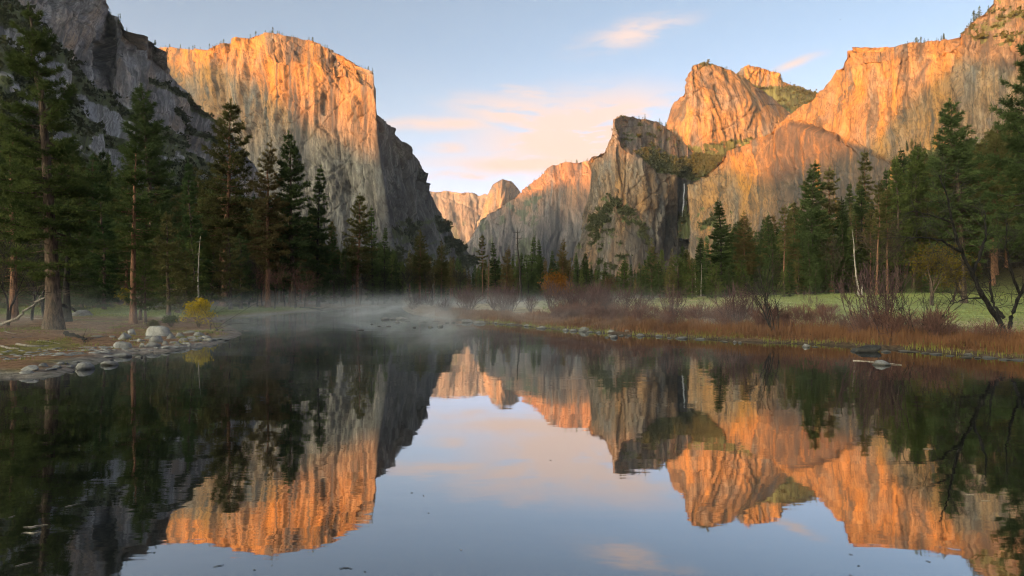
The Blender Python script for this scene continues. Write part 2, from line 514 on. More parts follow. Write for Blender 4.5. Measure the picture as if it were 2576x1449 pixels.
C = lerp(C, np.broadcast_to(np.array([0.055, 0.045, 0.035]), C.shape), np.maximum(sstep(0.05, -0.3, GD), 0.85 * rs * sstep(0.9, 0.3, GD)))

m, t, out = material('ground_soil')
att = t.n('ShaderNodeVertexColor', layer_name='tint').outputs[0]
pos = t.n('ShaderNodeNewGeometry').outputs['Position']
fn = t.noise(pos, 3.0, 6, 0.7)
fn2 = t.noise(t.mapping(pos, (9, 2.4, 9), rot=(0, 0, 0.7)), 1.0, 4, 0.7)
gcol = t.mix(1.0, att, t.mix(t.ramp(fn, 0.3, 0.7), (0.5, 0.5, 0.5), (1.5, 1.5, 1.5)), 'MULTIPLY')
gcol = t.mix(t.ramp(fn2, 0.62, 0.72, 0.0, 0.5), gcol, (0.25, 0.20, 0.15))
principled(t, out, gcol, 0.95, fn, 0.12, 0.05)
M_ground = m
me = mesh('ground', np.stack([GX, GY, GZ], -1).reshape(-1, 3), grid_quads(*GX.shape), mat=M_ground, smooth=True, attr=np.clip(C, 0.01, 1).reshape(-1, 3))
tag(obj('ground', me), kind='structure')

m, t, out = material('river_water')
pos = t.n('ShaderNodeNewGeometry').outputs['Position']
rip = t.noise(t.mapping(pos, (0.9, 1.6, 1)), 1.0, 3, 0.5)
rip2 = t.noise(t.mapping(pos, (0.12, 0.2, 1), (4, 1, 0)), 1.0, 2, 0.5)
swirl = t.noise(t.mapping(pos, (0.05, 0.11, 1), (9, 3, 0)), 1.0, 3, 0.6)
hgt = t.math('MULTIPLY', t.math('ADD', rip, t.math('MULTIPLY', rip2, 3.0)), t.ramp(swirl, 0.35, 0.7, 0.4, 1.3))
bmp = t.n('ShaderNodeBump', i={'Height': hgt, 'Distance': 0.0026, 'Strength': 1.0})
lw = t.n('ShaderNodeLayerWeight', i={'Blend': 0.5}).outputs['Facing']
refl = t.ramp(lw, 0.35, 1.0, 0.10, 1.0)
gl = t.n('ShaderNodeBsdfGlossy', i={'Color': (0.74, 0.765, 0.79, 1), 'Roughness': 0.025, 'Normal': bmp.outputs[0]})
df = t.n('ShaderNodeBsdfDiffuse', i={'Color': (0.010, 0.012, 0.010, 1)})
mx = t.n('ShaderNodeMixShader', i={0: refl, 1: df.outputs[0], 2: gl.outputs[0]})
t.link(mx.outputs[0], out.inputs[0])
wx, wy = np.meshgrid(np.linspace(-300, 330, 64), np.linspace(-60, 260, 40))
me = mesh('water', np.stack([wx, wy, wx * 0], -1).reshape(-1, 3), grid_quads(*wx.shape), mat=m, smooth=True)
tag(obj('water', me), kind='structure')

# ------------------------------------------------------------------ mountains
SAMPLES = {}


def mountain(name, rows, mat, nr, nc, scale, seed, amp=1.0, top_jit=2.0, paint=None, deform=None, back=1200.0, drop=0.55, knots_smooth=True, row_w=None, calm=None, rough=0.15):
    """Loft through measured guide lines. rows: base to top, each a list of (x, y, distance) with the same number of knots."""
    A = np.array(rows, float)                                  # rows, knots, 3
    nrow, nk = A.shape[:2]
    seg = np.abs(np.diff(A[-1, :, 0])) + np.abs(np.diff(A[-1, :, 1])) * 0.6 + 4
    sp = np.concatenate([[0], np.cumsum(seg)]); sp /= sp[-1]
    s = np.linspace(0, 1, nc)
    B = np.stack([np.stack([np.interp(s, sp, A[r, :, k]) for k in range(3)], -1) for r in range(nrow)])
    if knots_smooth:                                           # soften the depth kinks between knots
        kk = np.ones(7) / 7
        for r in range(nrow):
            pad = np.pad(B[r, :, 2], 3, mode='edge'); B[r, :, 2] = np.convolve(pad, kk, 'valid')
    tr = np.linspace(0, 1, nrow) if row_w is None else np.array(row_w)
    t = np.linspace(0, 1, nr)
    G = np.empty((nr, nc, 3))
    for k in range(3):
        for j in range(nc): G[:, j, k] = np.interp(t, tr, B[:, j, k])
    px, py, Y = G[..., 0], G[..., 1], G[..., 2]
    jj = fbm(s * nc * 0.13, s * 0, s * 0 + 0.5, 5, seed + 3, 0.62) * top_jit
    py = py + jj[None, :] * sstep(0.75, 1.0, t)[:, None]
    if deform is not None: Y = Y + deform(px, py)
    X = (px * K - CX) / F * Y
    Z = H + (HY - py * K) / F * Y
    # rows over the back, so the mountain is solid from other sides
    nb = 7
    f = np.linspace(0, 1, nb + 1)[1:, None] ** 1.5
    bx = X[-1][None] * (1 + f * back / Y[-1][None]); by = Y[-1][None] + f * back
    bz = Z[-1][None] - f * (np.abs(Z[-1][None]) * drop + 40)
    Xa, Ya, Za = np.vstack([X, bx]), np.vstack([Y, by]), np.vstack([Z, bz])
    Pn = np.stack([Xa, Ya, Za], -1)
    du = np.gradient(Pn, axis=1); dv = np.gradient(Pn, axis=0)
    N = np.cross(du, dv); N /= np.linalg.norm(N, axis=-1, keepdims=True) + 1e-9
    N[..., 2] *= 0.3
    q = 1.0 / scale
    mid_r = int(nr * 0.55)
    arc = np.concatenate([[0], np.cumsum(np.hypot(np.diff(Xa[mid_r]), np.diff(Ya[mid_r])))])
    arc2 = np.broadcast_to(arc, Xa.shape) + 0.0 * Xa
    deep = np.zeros_like(Xa); deep[nr:] = np.linspace(40, 400, nb)[:, None]
    wall = np.stack([arc2 + seed * 977.0, deep, Za], -1)
    x3, y3, z3 = arc2 * q, deep * q, Za * q
    wv = 0.35 * perlin(x3 / 120, y3 / 90, z3 / 420, seed + 50)
    D = 36 * fbm(x3 / 240, y3 / 230, z3 / 700, 3, seed)
    busy = sstep(-0.35, 0.45, perlin(x3 / 190, y3 / 190, z3 / 260, seed + 91))     # broken ground here, smooth slab there
    q1 = fbm(x3 / 110 + wv, y3 / 120, z3 / 400, 2, seed + 7) * 2.4                # plates with sharp edges and arched tops
    D += 15 * (np.floor(q1) + sstep(0.82, 1.0, q1 - np.floor(q1)))
    q2 = fbm(x3 / 40 + wv, y3 / 44, z3 / 120, 2, seed + 17) * 2.2
    D += 5.0 * busy * (np.floor(q2) + sstep(0.78, 1.0, q2 - np.floor(q2)))
    for th, sc_h, sc_v, dep, wid, sd_ in ((0.0, 90, 1500, 17, 0.02, 21), (0.06, 40, 700, 9, 0.035, 27), (-0.05, 19, 320, 4.0, 0.07, 33),
                                          (0.75, 95, 800, 9, 0.02, 45), (-0.85, 110, 700, 8, 0.02, 46), (1.25, 70, 420, 6, 0.025, 47), (0.45, 34, 200, 4, 0.05, 48)):
        ct, st_ = math.cos(th), math.sin(th)
        ua, va = (x3 * ct + z3 * st_), (-x3 * st_ + z3 * ct)
        c = np.abs(perlin(ua / sc_h + 0.7 * wv, y3 / sc_h, va / sc_v, seed + sd_))
        D -= dep * np.exp(-(c / wid) ** 2) * ((0.25 + 0.75 * busy) if sc_h < 100 else 1.0)
    D += (0.6 + 2.6 * busy) * fbm(x3 / 12, y3 / 13, z3 / 42, 3, seed + 13, 0.6)
    D += rough * 9 * fbm(x3 / 40, y3 / 40, z3 / 40, 4, seed + 61, 0.6)
    D *= scale * amp
    if calm is not None: D[:nr] *= 1 - calm(px, py)
    D[nr:] *= np.linspace(1, 0.3, nb)[:, None]
    Pn = Pn + N * D[..., None]
    att = np.zeros(Pn.shape[:2] + (3,), np.float32)
    if paint is not None:
        pa = paint(px, py)
        att[:nr] = pa; att[nr:] = pa[-1][None]
    quads = grid_quads(nr + nb, nc)
    me = mesh(name, Pn.reshape(-1, 3), quads, mat=mat, smooth=True, attr=att.reshape(-1, 3), wall=wall.reshape(-1, 3))
    o = tag(obj(name, me), kind='structure')
    SAMPLES[o.name] = (Pn[:nr], px, py, att[:nr], N[:nr])
    return o


def pnoise(px, py, a, b, seed, oct=4): return fbm(px / a, py / b, px * 0 + 0.3, oct, seed)


def line_y(px, pts):
    p = np.array(pts, float); return np.interp(px, p[:, 0], p[:, 1])


def band(px, py, pts, width):
    """how near to a hand-measured line (1 on it)"""
    p = np.array(pts, float); d = np.full(px.shape, 1e9)
    for (ax, ay), (bx, by) in zip(p[:-1], p[1:]):
        dx, dy = bx - ax, by - ay
        t = np.clip(((px - ax) * dx + (py - ay) * dy) / (dx * dx + dy * dy), 0, 1)
        d = np.minimum(d, np.hypot(px - ax - t * dx, py - ay - t * dy))
    return np.clip(1 - d / width, 0, 1)


# the great golden wall (with its prow and the shaded face beyond it)
def p_elcap(px, py):
    a = np.zeros(px.shape + (3,))
    st = 1.5 * band(px, py, [(745, 100), (728, 187), (738, 260), (746, 340), (752, 440)], 36) * (0.75 + 0.7 * pnoise(px, py, 14, 160, 3))
    st = np.maximum(st, 0.9 * band(px, py, [(822, 150), (828, 230), (836, 330)], 11))
    st = np.maximum(st, 0.8 * band(px, py, [(910, 185), (916, 260), (920, 350)], 9))
    right = sstep(0, 14, px - line_y(py, [(0, 0)]) * 0 - np.interp(py, [180, 340, 450, 600, 760], [945, 948, 962, 985, 1000]))
    st = np.maximum(st, right * np.clip(0.02 + 0.6 * pnoise(px, py, 40, 160, 8), 0, 0.5))
    st = np.maximum(st, np.clip(pnoise(px, py, 9, 220, 5) * 1.5 - 0.35, 0, 0.75) * sstep(560, 420, py) * (1 - right))
    a[..., 0] = np.clip(st * 1.3, 0, 1)
    a[..., 1] = np.clip(sstep(560, 640, py) * (1 - right) * 0.5 + right * (sstep(505, 590, py) * (0.55 + 0.6 * pnoise(px, py, 30, 30, 4))), 0, 1)
    rec = sstep(540, 470, px) * sstep(180, 240, py)
    a[..., 0] = np.maximum(a[..., 0], rec * 0.45)  # shade of the left recess painted darker into the rock
    a[..., 2] = np.clip(sstep(430, 150, py) * (0.75 + 0.5 * pnoise(px, py, 60, 200, 6)), 0, 1) * (1 - right)  # sunlit gold painted into the upper face, left off the shaded side
    return a


elcap = [
    [(470, 770, 2250), (560, 770, 2150), (700, 770, 1950), (800, 770, 1880), (890, 770, 1830), (1005, 770, 1800), (1015, 770, 1850), (1060, 770, 2000), (1120, 770, 2250), (1170, 770, 2400), (1230, 770, 2600)],
    [(440, 560, 2850), (545, 560, 2560), (690, 580, 2400), (795, 600, 2320), (885, 600, 2280), (983, 600, 2250), (990, 600, 2330), (1020, 590, 2650), (1070, 585, 2850), (1125, 612, 3050), (1195, 660, 3200)],
    [(430, 330, 3050), (530, 340, 2680), (690, 340, 2540), (795, 345, 2460), (880, 350, 2420), (950, 360, 2370), (954, 370, 2470), (985, 420, 2760), (1045, 470, 3000), (1095, 560, 3200), (1180, 640, 3300)],
    [(405, 175, 3150), (522, 190, 2760), (685, 150, 2610), (792, 165, 2530), (878, 195, 2490), (944, 225, 2430), (951, 310, 2520), (985, 350, 2800), (1050, 425, 3050), (1090, 535, 3250), (1176, 634, 3320)],
    [(400, 121, 3200), (520, 125, 2850), (683, 82, 2760), (790, 104, 2660), (878, 147, 2600), (942, 181, 2520), (950, 292, 2560), (986, 331, 2820), (1052, 404, 3080), (1085, 505, 3270), (1172, 628, 3340)],
]
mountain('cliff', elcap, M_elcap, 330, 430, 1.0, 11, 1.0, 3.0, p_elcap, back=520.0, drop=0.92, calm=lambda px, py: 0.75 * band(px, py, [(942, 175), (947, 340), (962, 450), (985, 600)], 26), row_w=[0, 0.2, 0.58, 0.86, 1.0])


# shaded left wall above its brushy talus
def p_left(px, py):
    a = np.zeros(px.shape + (3,))
    cb = line_y(px, [(-1000, 120), (0, -30), (100, 50), (202, 157), (252, 209), (303, 262), (363, 300), (430, 325), (520, 390), (600, 470), (700, 590)])
    tal = sstep(-6, 10, py - cb)
    n = pnoise(px * 0.75 + py * 0.66, py * 0.75 - px * 0.66, 70, 22, 41, 4)        # stripes running down the slope
    slab = np.maximum(band(px, py, [(228, 262), (300, 330), (345, 400), (370, 470)], 30), band(px, py, [(0, 80), (90, 140), (180, 215)], 26))
    slab = np.maximum(slab, 0.9 * band(px, py, [(245, 360), (300, 420), (350, 450)], 26))
    slab = np.maximum(slab, 0.8 * band(px, py, [(30, 230), (120, 300), (190, 360)], 24))
    veg = tal * np.clip(0.85 + 0.75 * n - 1.7 * slab, 0, 1)
    led = np.maximum(band(px, py, [(400, 205), (470, 250), (540, 300)], 14), band(px, py, [(440, 280), (500, 330), (560, 365)], 14))
    a[..., 1] = np.maximum(veg, led * 0.9)
    a[..., 0] = np.clip(band(px, py, [(268, 20), (275, 90), (277, 225)], 9) * 1.1 + (1 - tal) * np.clip(0.35 + 0.7 * pnoise(px, py, 26, 110, 44), 0, 0.6), 0, 1)
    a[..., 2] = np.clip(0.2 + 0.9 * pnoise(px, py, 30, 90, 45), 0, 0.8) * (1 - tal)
    return a


def d_left(px, py):
    return 45 * band(px, py, [(266, -20), (274, 90), (277, 235)], 16) - 30 * sstep(285, 345, px) * sstep(430, 400, px)


tops = [(-1000, -40), (0, -190), (150, -80), (255, 0), (274, 34), (300, 47), (330, 75), (368, 100), (400, 122), (412, 150), (421, 178), (473, 246), (533, 292), (590, 345), (650, 440), (725, 580)]
cbs = [(-1000, 120), (0, -30), (110, 55), (190, 145), (225, 180), (260, 218), (296, 255), (345, 290), (378, 300), (405, 310), (428, 322), (468, 345), (518, 390), (578, 440), (640, 520), (720, 620)]
ytop = [1000, 1000, 1120, 1230, 1290, 1300, 1320, 1400, 1450, 1500, 1540, 1600, 1700, 1800, 1850, 1900]
ycb = [850, 850, 960, 1080, 1120, 1130, 1150, 1230, 1290, 1340, 1390, 1460, 1560, 1680, 1760, 1850]
ybase = np.linspace(330, 1150, 16)
left = [[(x, 800, yb) for (x, _), yb in zip(cbs, ybase)], [(x, y, d) for (x, y), d in zip(cbs, ycb)],
        [((a + c) / 2, (b * 0.35 + d * 0.65), e * 0.35 + f * 0.65) for (a, b), (c, d), e, f in zip(cbs, tops, ycb, ytop)],
        [(x, y, d) for (x, y), d in zip(tops, ytop)]]
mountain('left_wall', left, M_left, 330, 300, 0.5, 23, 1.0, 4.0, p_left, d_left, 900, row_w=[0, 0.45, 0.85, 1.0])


# far peaks up the valley
def p_far(px, py):
    a = np.zeros(px.shape + (3,))
    a[..., 1] = np.clip(0.25 + 0.7 * pnoise(px, py, 30, 30, 61), 0, 0.6) * sstep(520, 560, py)
    a[..., 2] = 0.25
    return a


clouds_rest = [[(1000, 770, 7750), (1070, 770, 7750), (1130, 770, 7750), (1180, 770, 7750), (1210, 770, 7750), (1230, 770, 7750), (1260, 770, 7750), (1300, 770, 7750)],
               [(1000, 600, 9500), (1072, 560, 9500), (1130, 560, 9375), (1180, 570, 9125), (1206, 580, 9000), (1226, 585, 9000), (1250, 600, 9000), (1290, 620, 9000)],
               [(1000, 500, 10750), (1074, 482, 10750), (1130, 478, 10625), (1180, 484, 10375), (1205, 493, 10250), (1222, 487, 10125), (1244, 500, 10000), (1285, 545, 10000)]]
mountain('far_ridge', clouds_rest, M_far, 110, 140, 3.0, 37, 1.0, 1.0, p_far, None, 2400, rough=1.0)


def p_dome(px, py):
    a = np.zeros(px.shape + (3,))
    a[..., 2] = 0.5
    a[..., 0] = 0.35 * band(px, py, [(1272, 470), (1268, 540)], 10)
    return a


half_dome = [[(1180, 770, 7280), (1205, 770, 7280), (1225, 770, 7150), (1245, 770, 7085), (1265, 770, 7085), (1290, 770, 7215), (1310, 770, 7410), (1340, 770, 7670), (1380, 770, 7800)],
             [(1175, 610, 8450), (1202, 580, 8385), (1216, 560, 8255), (1238, 550, 8190), (1262, 550, 8190), (1285, 550, 8320), (1308, 560, 8580), (1335, 570, 8840), (1375, 600, 8970)],
             [(1185, 600, 8580), (1208, 538, 8515), (1226, 500, 8385), (1246, 475, 8320), (1264, 472, 8320), (1285, 480, 8450), (1303, 500, 8710), (1330, 540, 8970), (1370, 580, 9100)],
             [(1190, 590, 8775), (1207, 540, 8710), (1220, 502, 8606), (1236, 464, 8580), (1262, 449, 8580), (1287, 456, 8684), (1306, 477, 8905), (1330, 522, 9100), (1365, 565, 9230)]]
mountain('far_dome', half_dome, M_far, 130, 130, 2.1, 43, 0.7, 0.8, p_dome, None, 1500)


def p_sent(px, py):
    a = np.zeros(px.shape + (3,))
    crest = np.interp(py, [410, 560, 760], [1392, 1372, 1340])
    lf = sstep(6, -16, px - crest)
    a[..., 1] = np.clip(lf * (0.22 + 0.6 * pnoise(px, py, 26, 26, 66)) + sstep(540, 660, py) * (0.10 + 0.6 * pnoise(px, py, 40, 25, 67)), 0, 0.9)
    a[..., 0] = (1 - lf) * np.clip(0.15 + 0.8 * pnoise(px, py, 20, 90, 68), 0, 0.7)
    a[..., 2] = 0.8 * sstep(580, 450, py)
    return a


sent = [[(1110, 770, 4118), (1165, 770, 4118), (1205, 770, 4189), (1250, 770, 4189), (1300, 770, 4189), (1345, 770, 4118), (1380, 770, 4189), (1430, 770, 4402), (1490, 770, 4544), (1620, 770, 4686)],
        [(1115, 690, 4686), (1160, 650, 4828), (1200, 630, 4899), (1248, 620, 4899), (1295, 610, 4970), (1340, 600, 4899), (1375, 590, 5041), (1430, 590, 5041), (1485, 590, 4970), (1610, 590, 4828)],
        [(1130, 650, 5254), (1165, 608, 5396), (1200, 565, 5538), (1250, 540, 5680), (1300, 515, 5751), (1342, 490, 5751), (1386, 462, 5793), (1430, 455, 5751), (1482, 450, 5680), (1605, 440, 5467)],
        [(1130, 640, 5467), (1165, 600, 5609), (1200, 552, 5822), (1250, 522, 5964), (1300, 490, 6106), (1340, 461, 6106), (1386, 424, 6035), (1430, 412, 5964), (1480, 405, 5893), (1600, 395, 5680)]]
mountain('valley_spur', sent, M_spur, 190, 210, 1.8, 51, 1.1, 2.2, p_sent, None, 1500, rough=0.35)


# the castellated peak behind, the rounded rock, the lower rock
def p_high(px, py):
    a = np.zeros(px.shape + (3,))
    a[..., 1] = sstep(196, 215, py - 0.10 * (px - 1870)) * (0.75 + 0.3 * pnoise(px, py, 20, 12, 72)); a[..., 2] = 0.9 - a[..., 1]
    return np.clip(a, 0, 1)


high = [[(1840, 560, 2700), (1860, 560, 2700), (1880, 560, 2700), (1920, 560, 2700), (1960, 560, 2650), (1975, 560, 2650), (2020, 560, 2600), (2065, 560, 2600), (2140, 560, 2600)],
        [(1840, 330, 3000), (1862, 330, 3000), (1880, 330, 3000), (1920, 330, 3000), (1960, 330, 2950), (1975, 330, 2900), (2015, 330, 2900), (2060, 330, 2900), (2130, 340, 2900)],
        [(1845, 236, 3250), (1866, 215, 3270), (1880, 208, 3270), (1920, 212, 3270), (1960, 216, 3250), (1972, 220, 3250), (2012, 232, 3250), (2056, 250, 3250), (2125, 280, 3250)],
        [(1845, 230, 3300), (1869, 172, 3330), (1880, 163, 3330), (1920, 172, 3330), (1957, 184, 3330), (1967, 205, 3340), (2010, 219, 3400), (2055, 237, 3450), (2120, 270, 3500)]]
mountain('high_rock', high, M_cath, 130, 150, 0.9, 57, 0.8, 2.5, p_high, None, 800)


def p_mid(px, py):
    a = np.zeros(px.shape + (3,))
    low = sstep(0, 22, py - line_y(px, [(1700, 360), (1760, 352), (1850, 335), (1990, 320)]))
    a[..., 1] = np.clip(low * (0.65 + 0.6 * pnoise(px, py, 14, 14, 73)) + sstep(175, 160, py) * 0.5, 0, 1)
    a[..., 0] = np.clip(0.5 * band(px, py, [(1690, 290), (1720, 240), (1735, 175)], 14) + 0.3 * pnoise(px, py, 18, 60, 74), 0, 0.6)
    a[..., 2] = np.clip(0.45 + 0.6 * pnoise(px, py, 40, 60, 75), 0, 1)
    return a


midr = [[(1640, 600, 2250), (1670, 600, 2250), (1700, 600, 2200), (1730, 600, 2150), (1750, 600, 2150), (1790, 600, 2150), (1840, 600, 2150), (1890, 600, 2150), (1950, 600, 2100), (2020, 600, 2100), (2090, 600, 2100)],
        [(1650, 400, 2650), (1672, 390, 2620), (1695, 380, 2560), (1725, 370, 2520), (1745, 365, 2500), (1785, 362, 2490), (1835, 360, 2490), (1885, 356, 2480), (1945, 352, 2450), (2000, 345, 2430), (2070, 350, 2430)],
        [(1655, 340, 2700), (1680, 305, 2680), (1704, 262, 2620), (1727, 220, 2580), (1742, 210, 2560), (1778, 215, 2550), (1826, 235, 2560), (1872, 255, 2590), (1930, 285, 2620), (1995, 315, 2640), (2060, 345, 2640)],
        [(1660, 328, 2750), (1690, 275, 2740), (1706, 240, 2700), (1725, 188, 2680), (1736, 165, 2680), (1762, 154, 2690), (1792, 160, 2710), (1830, 175, 2760), (1875, 197, 2820), (1990, 284, 2850), (2060, 338, 2860)]]
mountain('rounded_rock', midr, M_cath, 200, 220, 0.85, 63, 0.9, 2.2, p_mid, None, 700, row_w=[0, 0.3, 0.75, 1])


def p_low(px, py):
    a = np.zeros(px.shape + (3,))
    edge = line_y(px, [(1484, 396), (1526, 352), (1545, 332), (1575, 372), (1610, 400), (1660, 428), (1700, 446), (1745, 456), (1800, 440)])
    slope = sstep(4, -10, py - edge)
    gul = np.maximum(band(px, py, [(1640, 395), (1690, 425), (1740, 435), (1790, 395)], 40), band(px, py, [(1760, 400), (1810, 360)], 26))
    fan = band(px, py, [(1480, 590), (1530, 500), (1560, 520), (1620, 560), (1640, 600)], 34)
    isl = sstep(470, 600, py + 0.55 * np.abs(px - 1540))
    a[..., 1] = np.clip(slope * (0.10 + 0.62 * pnoise(px, py, 13, 7, 76)) + 1.1 * gul * slope + 0.75 * fan * (0.7 + 0.9 * pnoise(px, py, 12, 12, 177)) + isl * (0.15 + 0.75 * pnoise(px, py, 16, 14, 77)) * sstep(1640, 1560, px)
                        + 0.8 * np.clip(pnoise(px, py, 20, 20, 78) - 0.35, 0, 1) * sstep(1640, 1560, px), 0, 1)
    fall = np.maximum(band(px, py, [(1722, 458), (1712, 520), (1690, 575), (1695, 640)], 26), 0.9 * band(px, py, [(1748, 460), (1742, 540)], 14))
    a[..., 0] = np.clip(1.25 * fall * (1 - slope) + 0.28 * np.clip(pnoise(px, py, 18, 70, 79), 0, 1), 0, 1)
    a[..., 2] = np.clip(0.16 + 0.5 * pnoise(px, py, 26, 110, 80), 0, 1)
    return a


lowr = [[(1420, 770, 1800), (1440, 770, 1800), (1462, 770, 1780), (1480, 770, 1760), (1515, 770, 1740), (1545, 770, 1720), (1580, 770, 1720), (1620, 770, 1730), (1670, 770, 1760), (1720, 770, 1820), (1770, 770, 1860), (1820, 770, 1880), (1870, 770, 1880)],
        [(1436, 615, 2150), (1450, 612, 2130), (1468, 608, 2090), (1490, 600, 2040), (1520, 596, 2000), (1548, 592, 1980), (1580, 590, 1985), (1622, 590, 2000), (1672, 592, 2050), (1715, 600, 2140), (1765, 600, 2150), (1815, 590, 2150), (1865, 580, 2150)],
        [(1440, 598, 2250), (1456, 548, 2230), (1475, 470, 2190), (1484, 400, 2160), (1520, 380, 2120), (1545, 335, 2110), (1576, 373, 2090), (1612, 402, 2090), (1662, 430, 2120), (1715, 452, 2210), (1760, 450, 2200), (1805, 440, 2200), (1855, 430, 2200)],
        [(1441, 596, 2280), (1458, 540, 2260), (1477, 460, 2240), (1484, 394, 2220), (1518, 384, 2210), (1541, 302, 2200), (1561, 291, 2280), (1602, 297, 2420), (1652, 306, 2520), (1704, 342, 2540), (1762, 386, 2460), (1805, 400, 2460), (1860, 400, 2460)]]
mountain('lower_rock', lowr, M_cath, 260, 290, 0.8, 69, 0.95, 3.0, p_low, rough=0.4, calm=lambda px, py: 0.4 * sstep(430, 340, py) * sstep(1500, 1560, px), deform=lambda px, py: 95 * np.minimum(1, 1.6 * band(px, py, [(1730, 450), (1722, 520), (1705, 580), (1700, 680)], 34)), back=400, row_w=[0, 0.25, 0.68, 1])


# the thin waterfall in the dark recess
m, t, out = material('falling_water')
pos = t.n('ShaderNodeNewGeometry').outputs['Position']
fn_ = t.noise(t.mapping(pos, (0.6, 0.6, 0.03)), 1.0, 4)
principled(t, out, t.mix(t.ramp(fn_, 0.35, 0.65), (0.35, 0.36, 0.40), (0.75, 0.76, 0.80)), 0.6)
Pf, fx, fy, _, _ = SAMPLES['lower_rock']
fv = []
for yy_ in np.linspace(462, 606, 26):
    xx_ = np.interp(yy_, [462, 520, 606], [1722, 1719, 1713])
    k_ = np.argmin((fx - xx_) ** 2 + (fy - yy_) ** 2); p_ = Pf.reshape(-1, 3)[k_]
    wv_ = 1.6 + 2.6 * (yy_ - 462) / 144
    Yf = p_[1] - 9.0
    cxf = (xx_ * K - CX) / F * Yf + 0.8 * math.sin(yy_ * 0.2); zf = H + (HY - yy_ * K) / F * Yf
    fv += [(cxf - wv_, Yf + 1.2, zf), (cxf, Yf - 0.8, zf), (cxf + wv_, Yf + 1.2, zf)]
tag(obj('waterfall', mesh('waterfall', np.array(fv), grid_quads(26, 3), mat=m, smooth=True)), kind='structure')


# the long right-hand wall
def p_right(px, py):
    a = np.zeros(px.shape + (3,))
    led = line_y(px, [(1740, 400), (1990, 300), (2090, 330), (2180, 372), (2260, 402), (2400, 420)])
    lowface = sstep(2, 14, py - led) * sstep(2290, 2220, px) * sstep(1880, 1960, px)
    streak = np.clip(pnoise(px, py, 11, 130, 81) * 1.4 - 0.35, 0, 1)
    a[..., 0] = np.clip(lowface * (0.8 - 1.2 * streak) + 0.5 * np.clip(pnoise(px, py, 16, 100, 82), 0, 1) * sstep(2380, 2440, px)
                        + band(px, py, [(2335, 150), (2310, 195), (2300, 215)], 10) * 0.9, 0, 0.8)
    a[..., 2] = np.clip(0.55 + 0.5 * pnoise(px, py, 40, 130, 83) + lowface * streak, 0, 1) * np.where(px > 2430, 0.45, 1)
    up = sstep(0, -16, py - line_y(px, [(1740, -400), (2360, -300), (2390, 105), (2440, 108), (2500, 128), (2576, 118), (2800, 130)]))
    a[..., 1] = np.clip(up * (0.30 + 0.7 * pnoise(px, py, 20, 14, 84)) + sstep(440, 560, py - 0.10 * np.abs(px - 1900)) * (0.3 + 0.6 * pnoise(px, py, 26, 26, 85)) * sstep(1900, 1800, px)
                        + sstep(330, 430, py + 0.1 * (px - 2300)) * sstep(2200, 2330, px) * 0.9, 0, 1)
    return a


def d_right(px, py):
    led = line_y(px, [(1740, 300), (1990, 300), (2090, 330), (2180, 372), (2260, 402), (2300, 410), (2400, 410)])
    lo = sstep(0, 16, py - led) * sstep(1880, 1990, px) * sstep(2300, 2230, px)
    rec = sstep(2240, 2290, px) * sstep(2440, 2380, px) * sstep(300, 180, py)
    rib = sstep(2395, 2440, px) * sstep(120, 180, py)
    return -45 * lo + 34 * rec - 46 * rib


rt = [(1728, 466, 2080), (1742, 456, 2060), (1768, 439, 2030), (1815, 385, 1990), (1910, 350, 1930), (1990, 290, 1890), (2060, 235, 1850), (2092, 187, 1830), (2130, 130, 1800), (2165, 112, 1760), (2240, 117, 1690), (2300, 110, 1640), (2398, 95, 1600), (2440, 55, 1610), (2484, 15, 1630), (2600, -100, 1640), (2800, -200, 1600)]
redge = [(1730, 470, 2050), (1744, 462, 2030), (1770, 450, 2000), (1816, 400, 1950), (1910, 366, 1880), (1990, 312, 1830), (2060, 262, 1780), (2094, 222, 1750), (2130, 172, 1710), (2167, 150, 1670), (2240, 150, 1600), (2300, 145, 1550), (2394, 120, 1480), (2436, 122, 1440), (2484, 135, 1410), (2600, 130, 1350), (2800, 140, 1250)]
rmid = [(1733, 590, 1900), (1748, 590, 1880), (1775, 590, 1850), (1820, 580, 1780), (1910, 560, 1690), (1990, 530, 1600), (2060, 510, 1530), (2098, 500, 1500), (2134, 490, 1470), (2170, 470, 1440), (2240, 440, 1390), (2300, 430, 1340), (2394, 430, 1270), (2440, 430, 1240), (2486, 430, 1200), (2600, 430, 1140), (2800, 430, 1060)]
rbase = [(x, 780, d) for x, d in zip([p[0] for p in rt], np.linspace(1350, 420, 17))]
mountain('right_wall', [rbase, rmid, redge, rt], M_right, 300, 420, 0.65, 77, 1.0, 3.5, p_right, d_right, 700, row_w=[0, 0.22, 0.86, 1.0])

# unseen ridge behind the camera, its crest shaped to throw the evening shadow lines
prof = np.array([(-12000, 2000), (-8100, 1990), (-7400, 1720), (-6990, 1680), (-6600, 1520), (-6250, 1320), (-5878, 1170), (-5400, 1060), (-4950, 1080), (-4550, 1060), (-4300, 980), (-4100, 905), (-3900, 880), (-3720, 890), (-3540, 1080), (-3350, 1000), (-3230, 590), (-3000, 530), (-2000, 520), (0, 560), (3000, 800), (6000, 700)], float)
rx = np.linspace(-12000, 6000, 280)
rz = np.interp(rx, prof[:, 0], prof[:, 1]) + 26 * fbm(rx / 260, rx * 0, rx * 0, 4, 88)
rows_t = np.linspace(0, 1, 24)
prow = np.concatenate([rows_t, rows_t[::-1][1:]])
RX = np.broadcast_to(rx, (len(prow), len(rx)))
RY = (-3000 + np.concatenate([(1 - rows_t) * 900, -(1 - rows_t[::-1][1:]) * 1300]))[:, None] + np.zeros_like(RX)
RZ = prow[:, None] * rz[None] - 5 + 30 * fbm(RX / 300, RY / 300, RX * 0, 3, 99) * (prow * (1 - prow) * 4)[:, None]
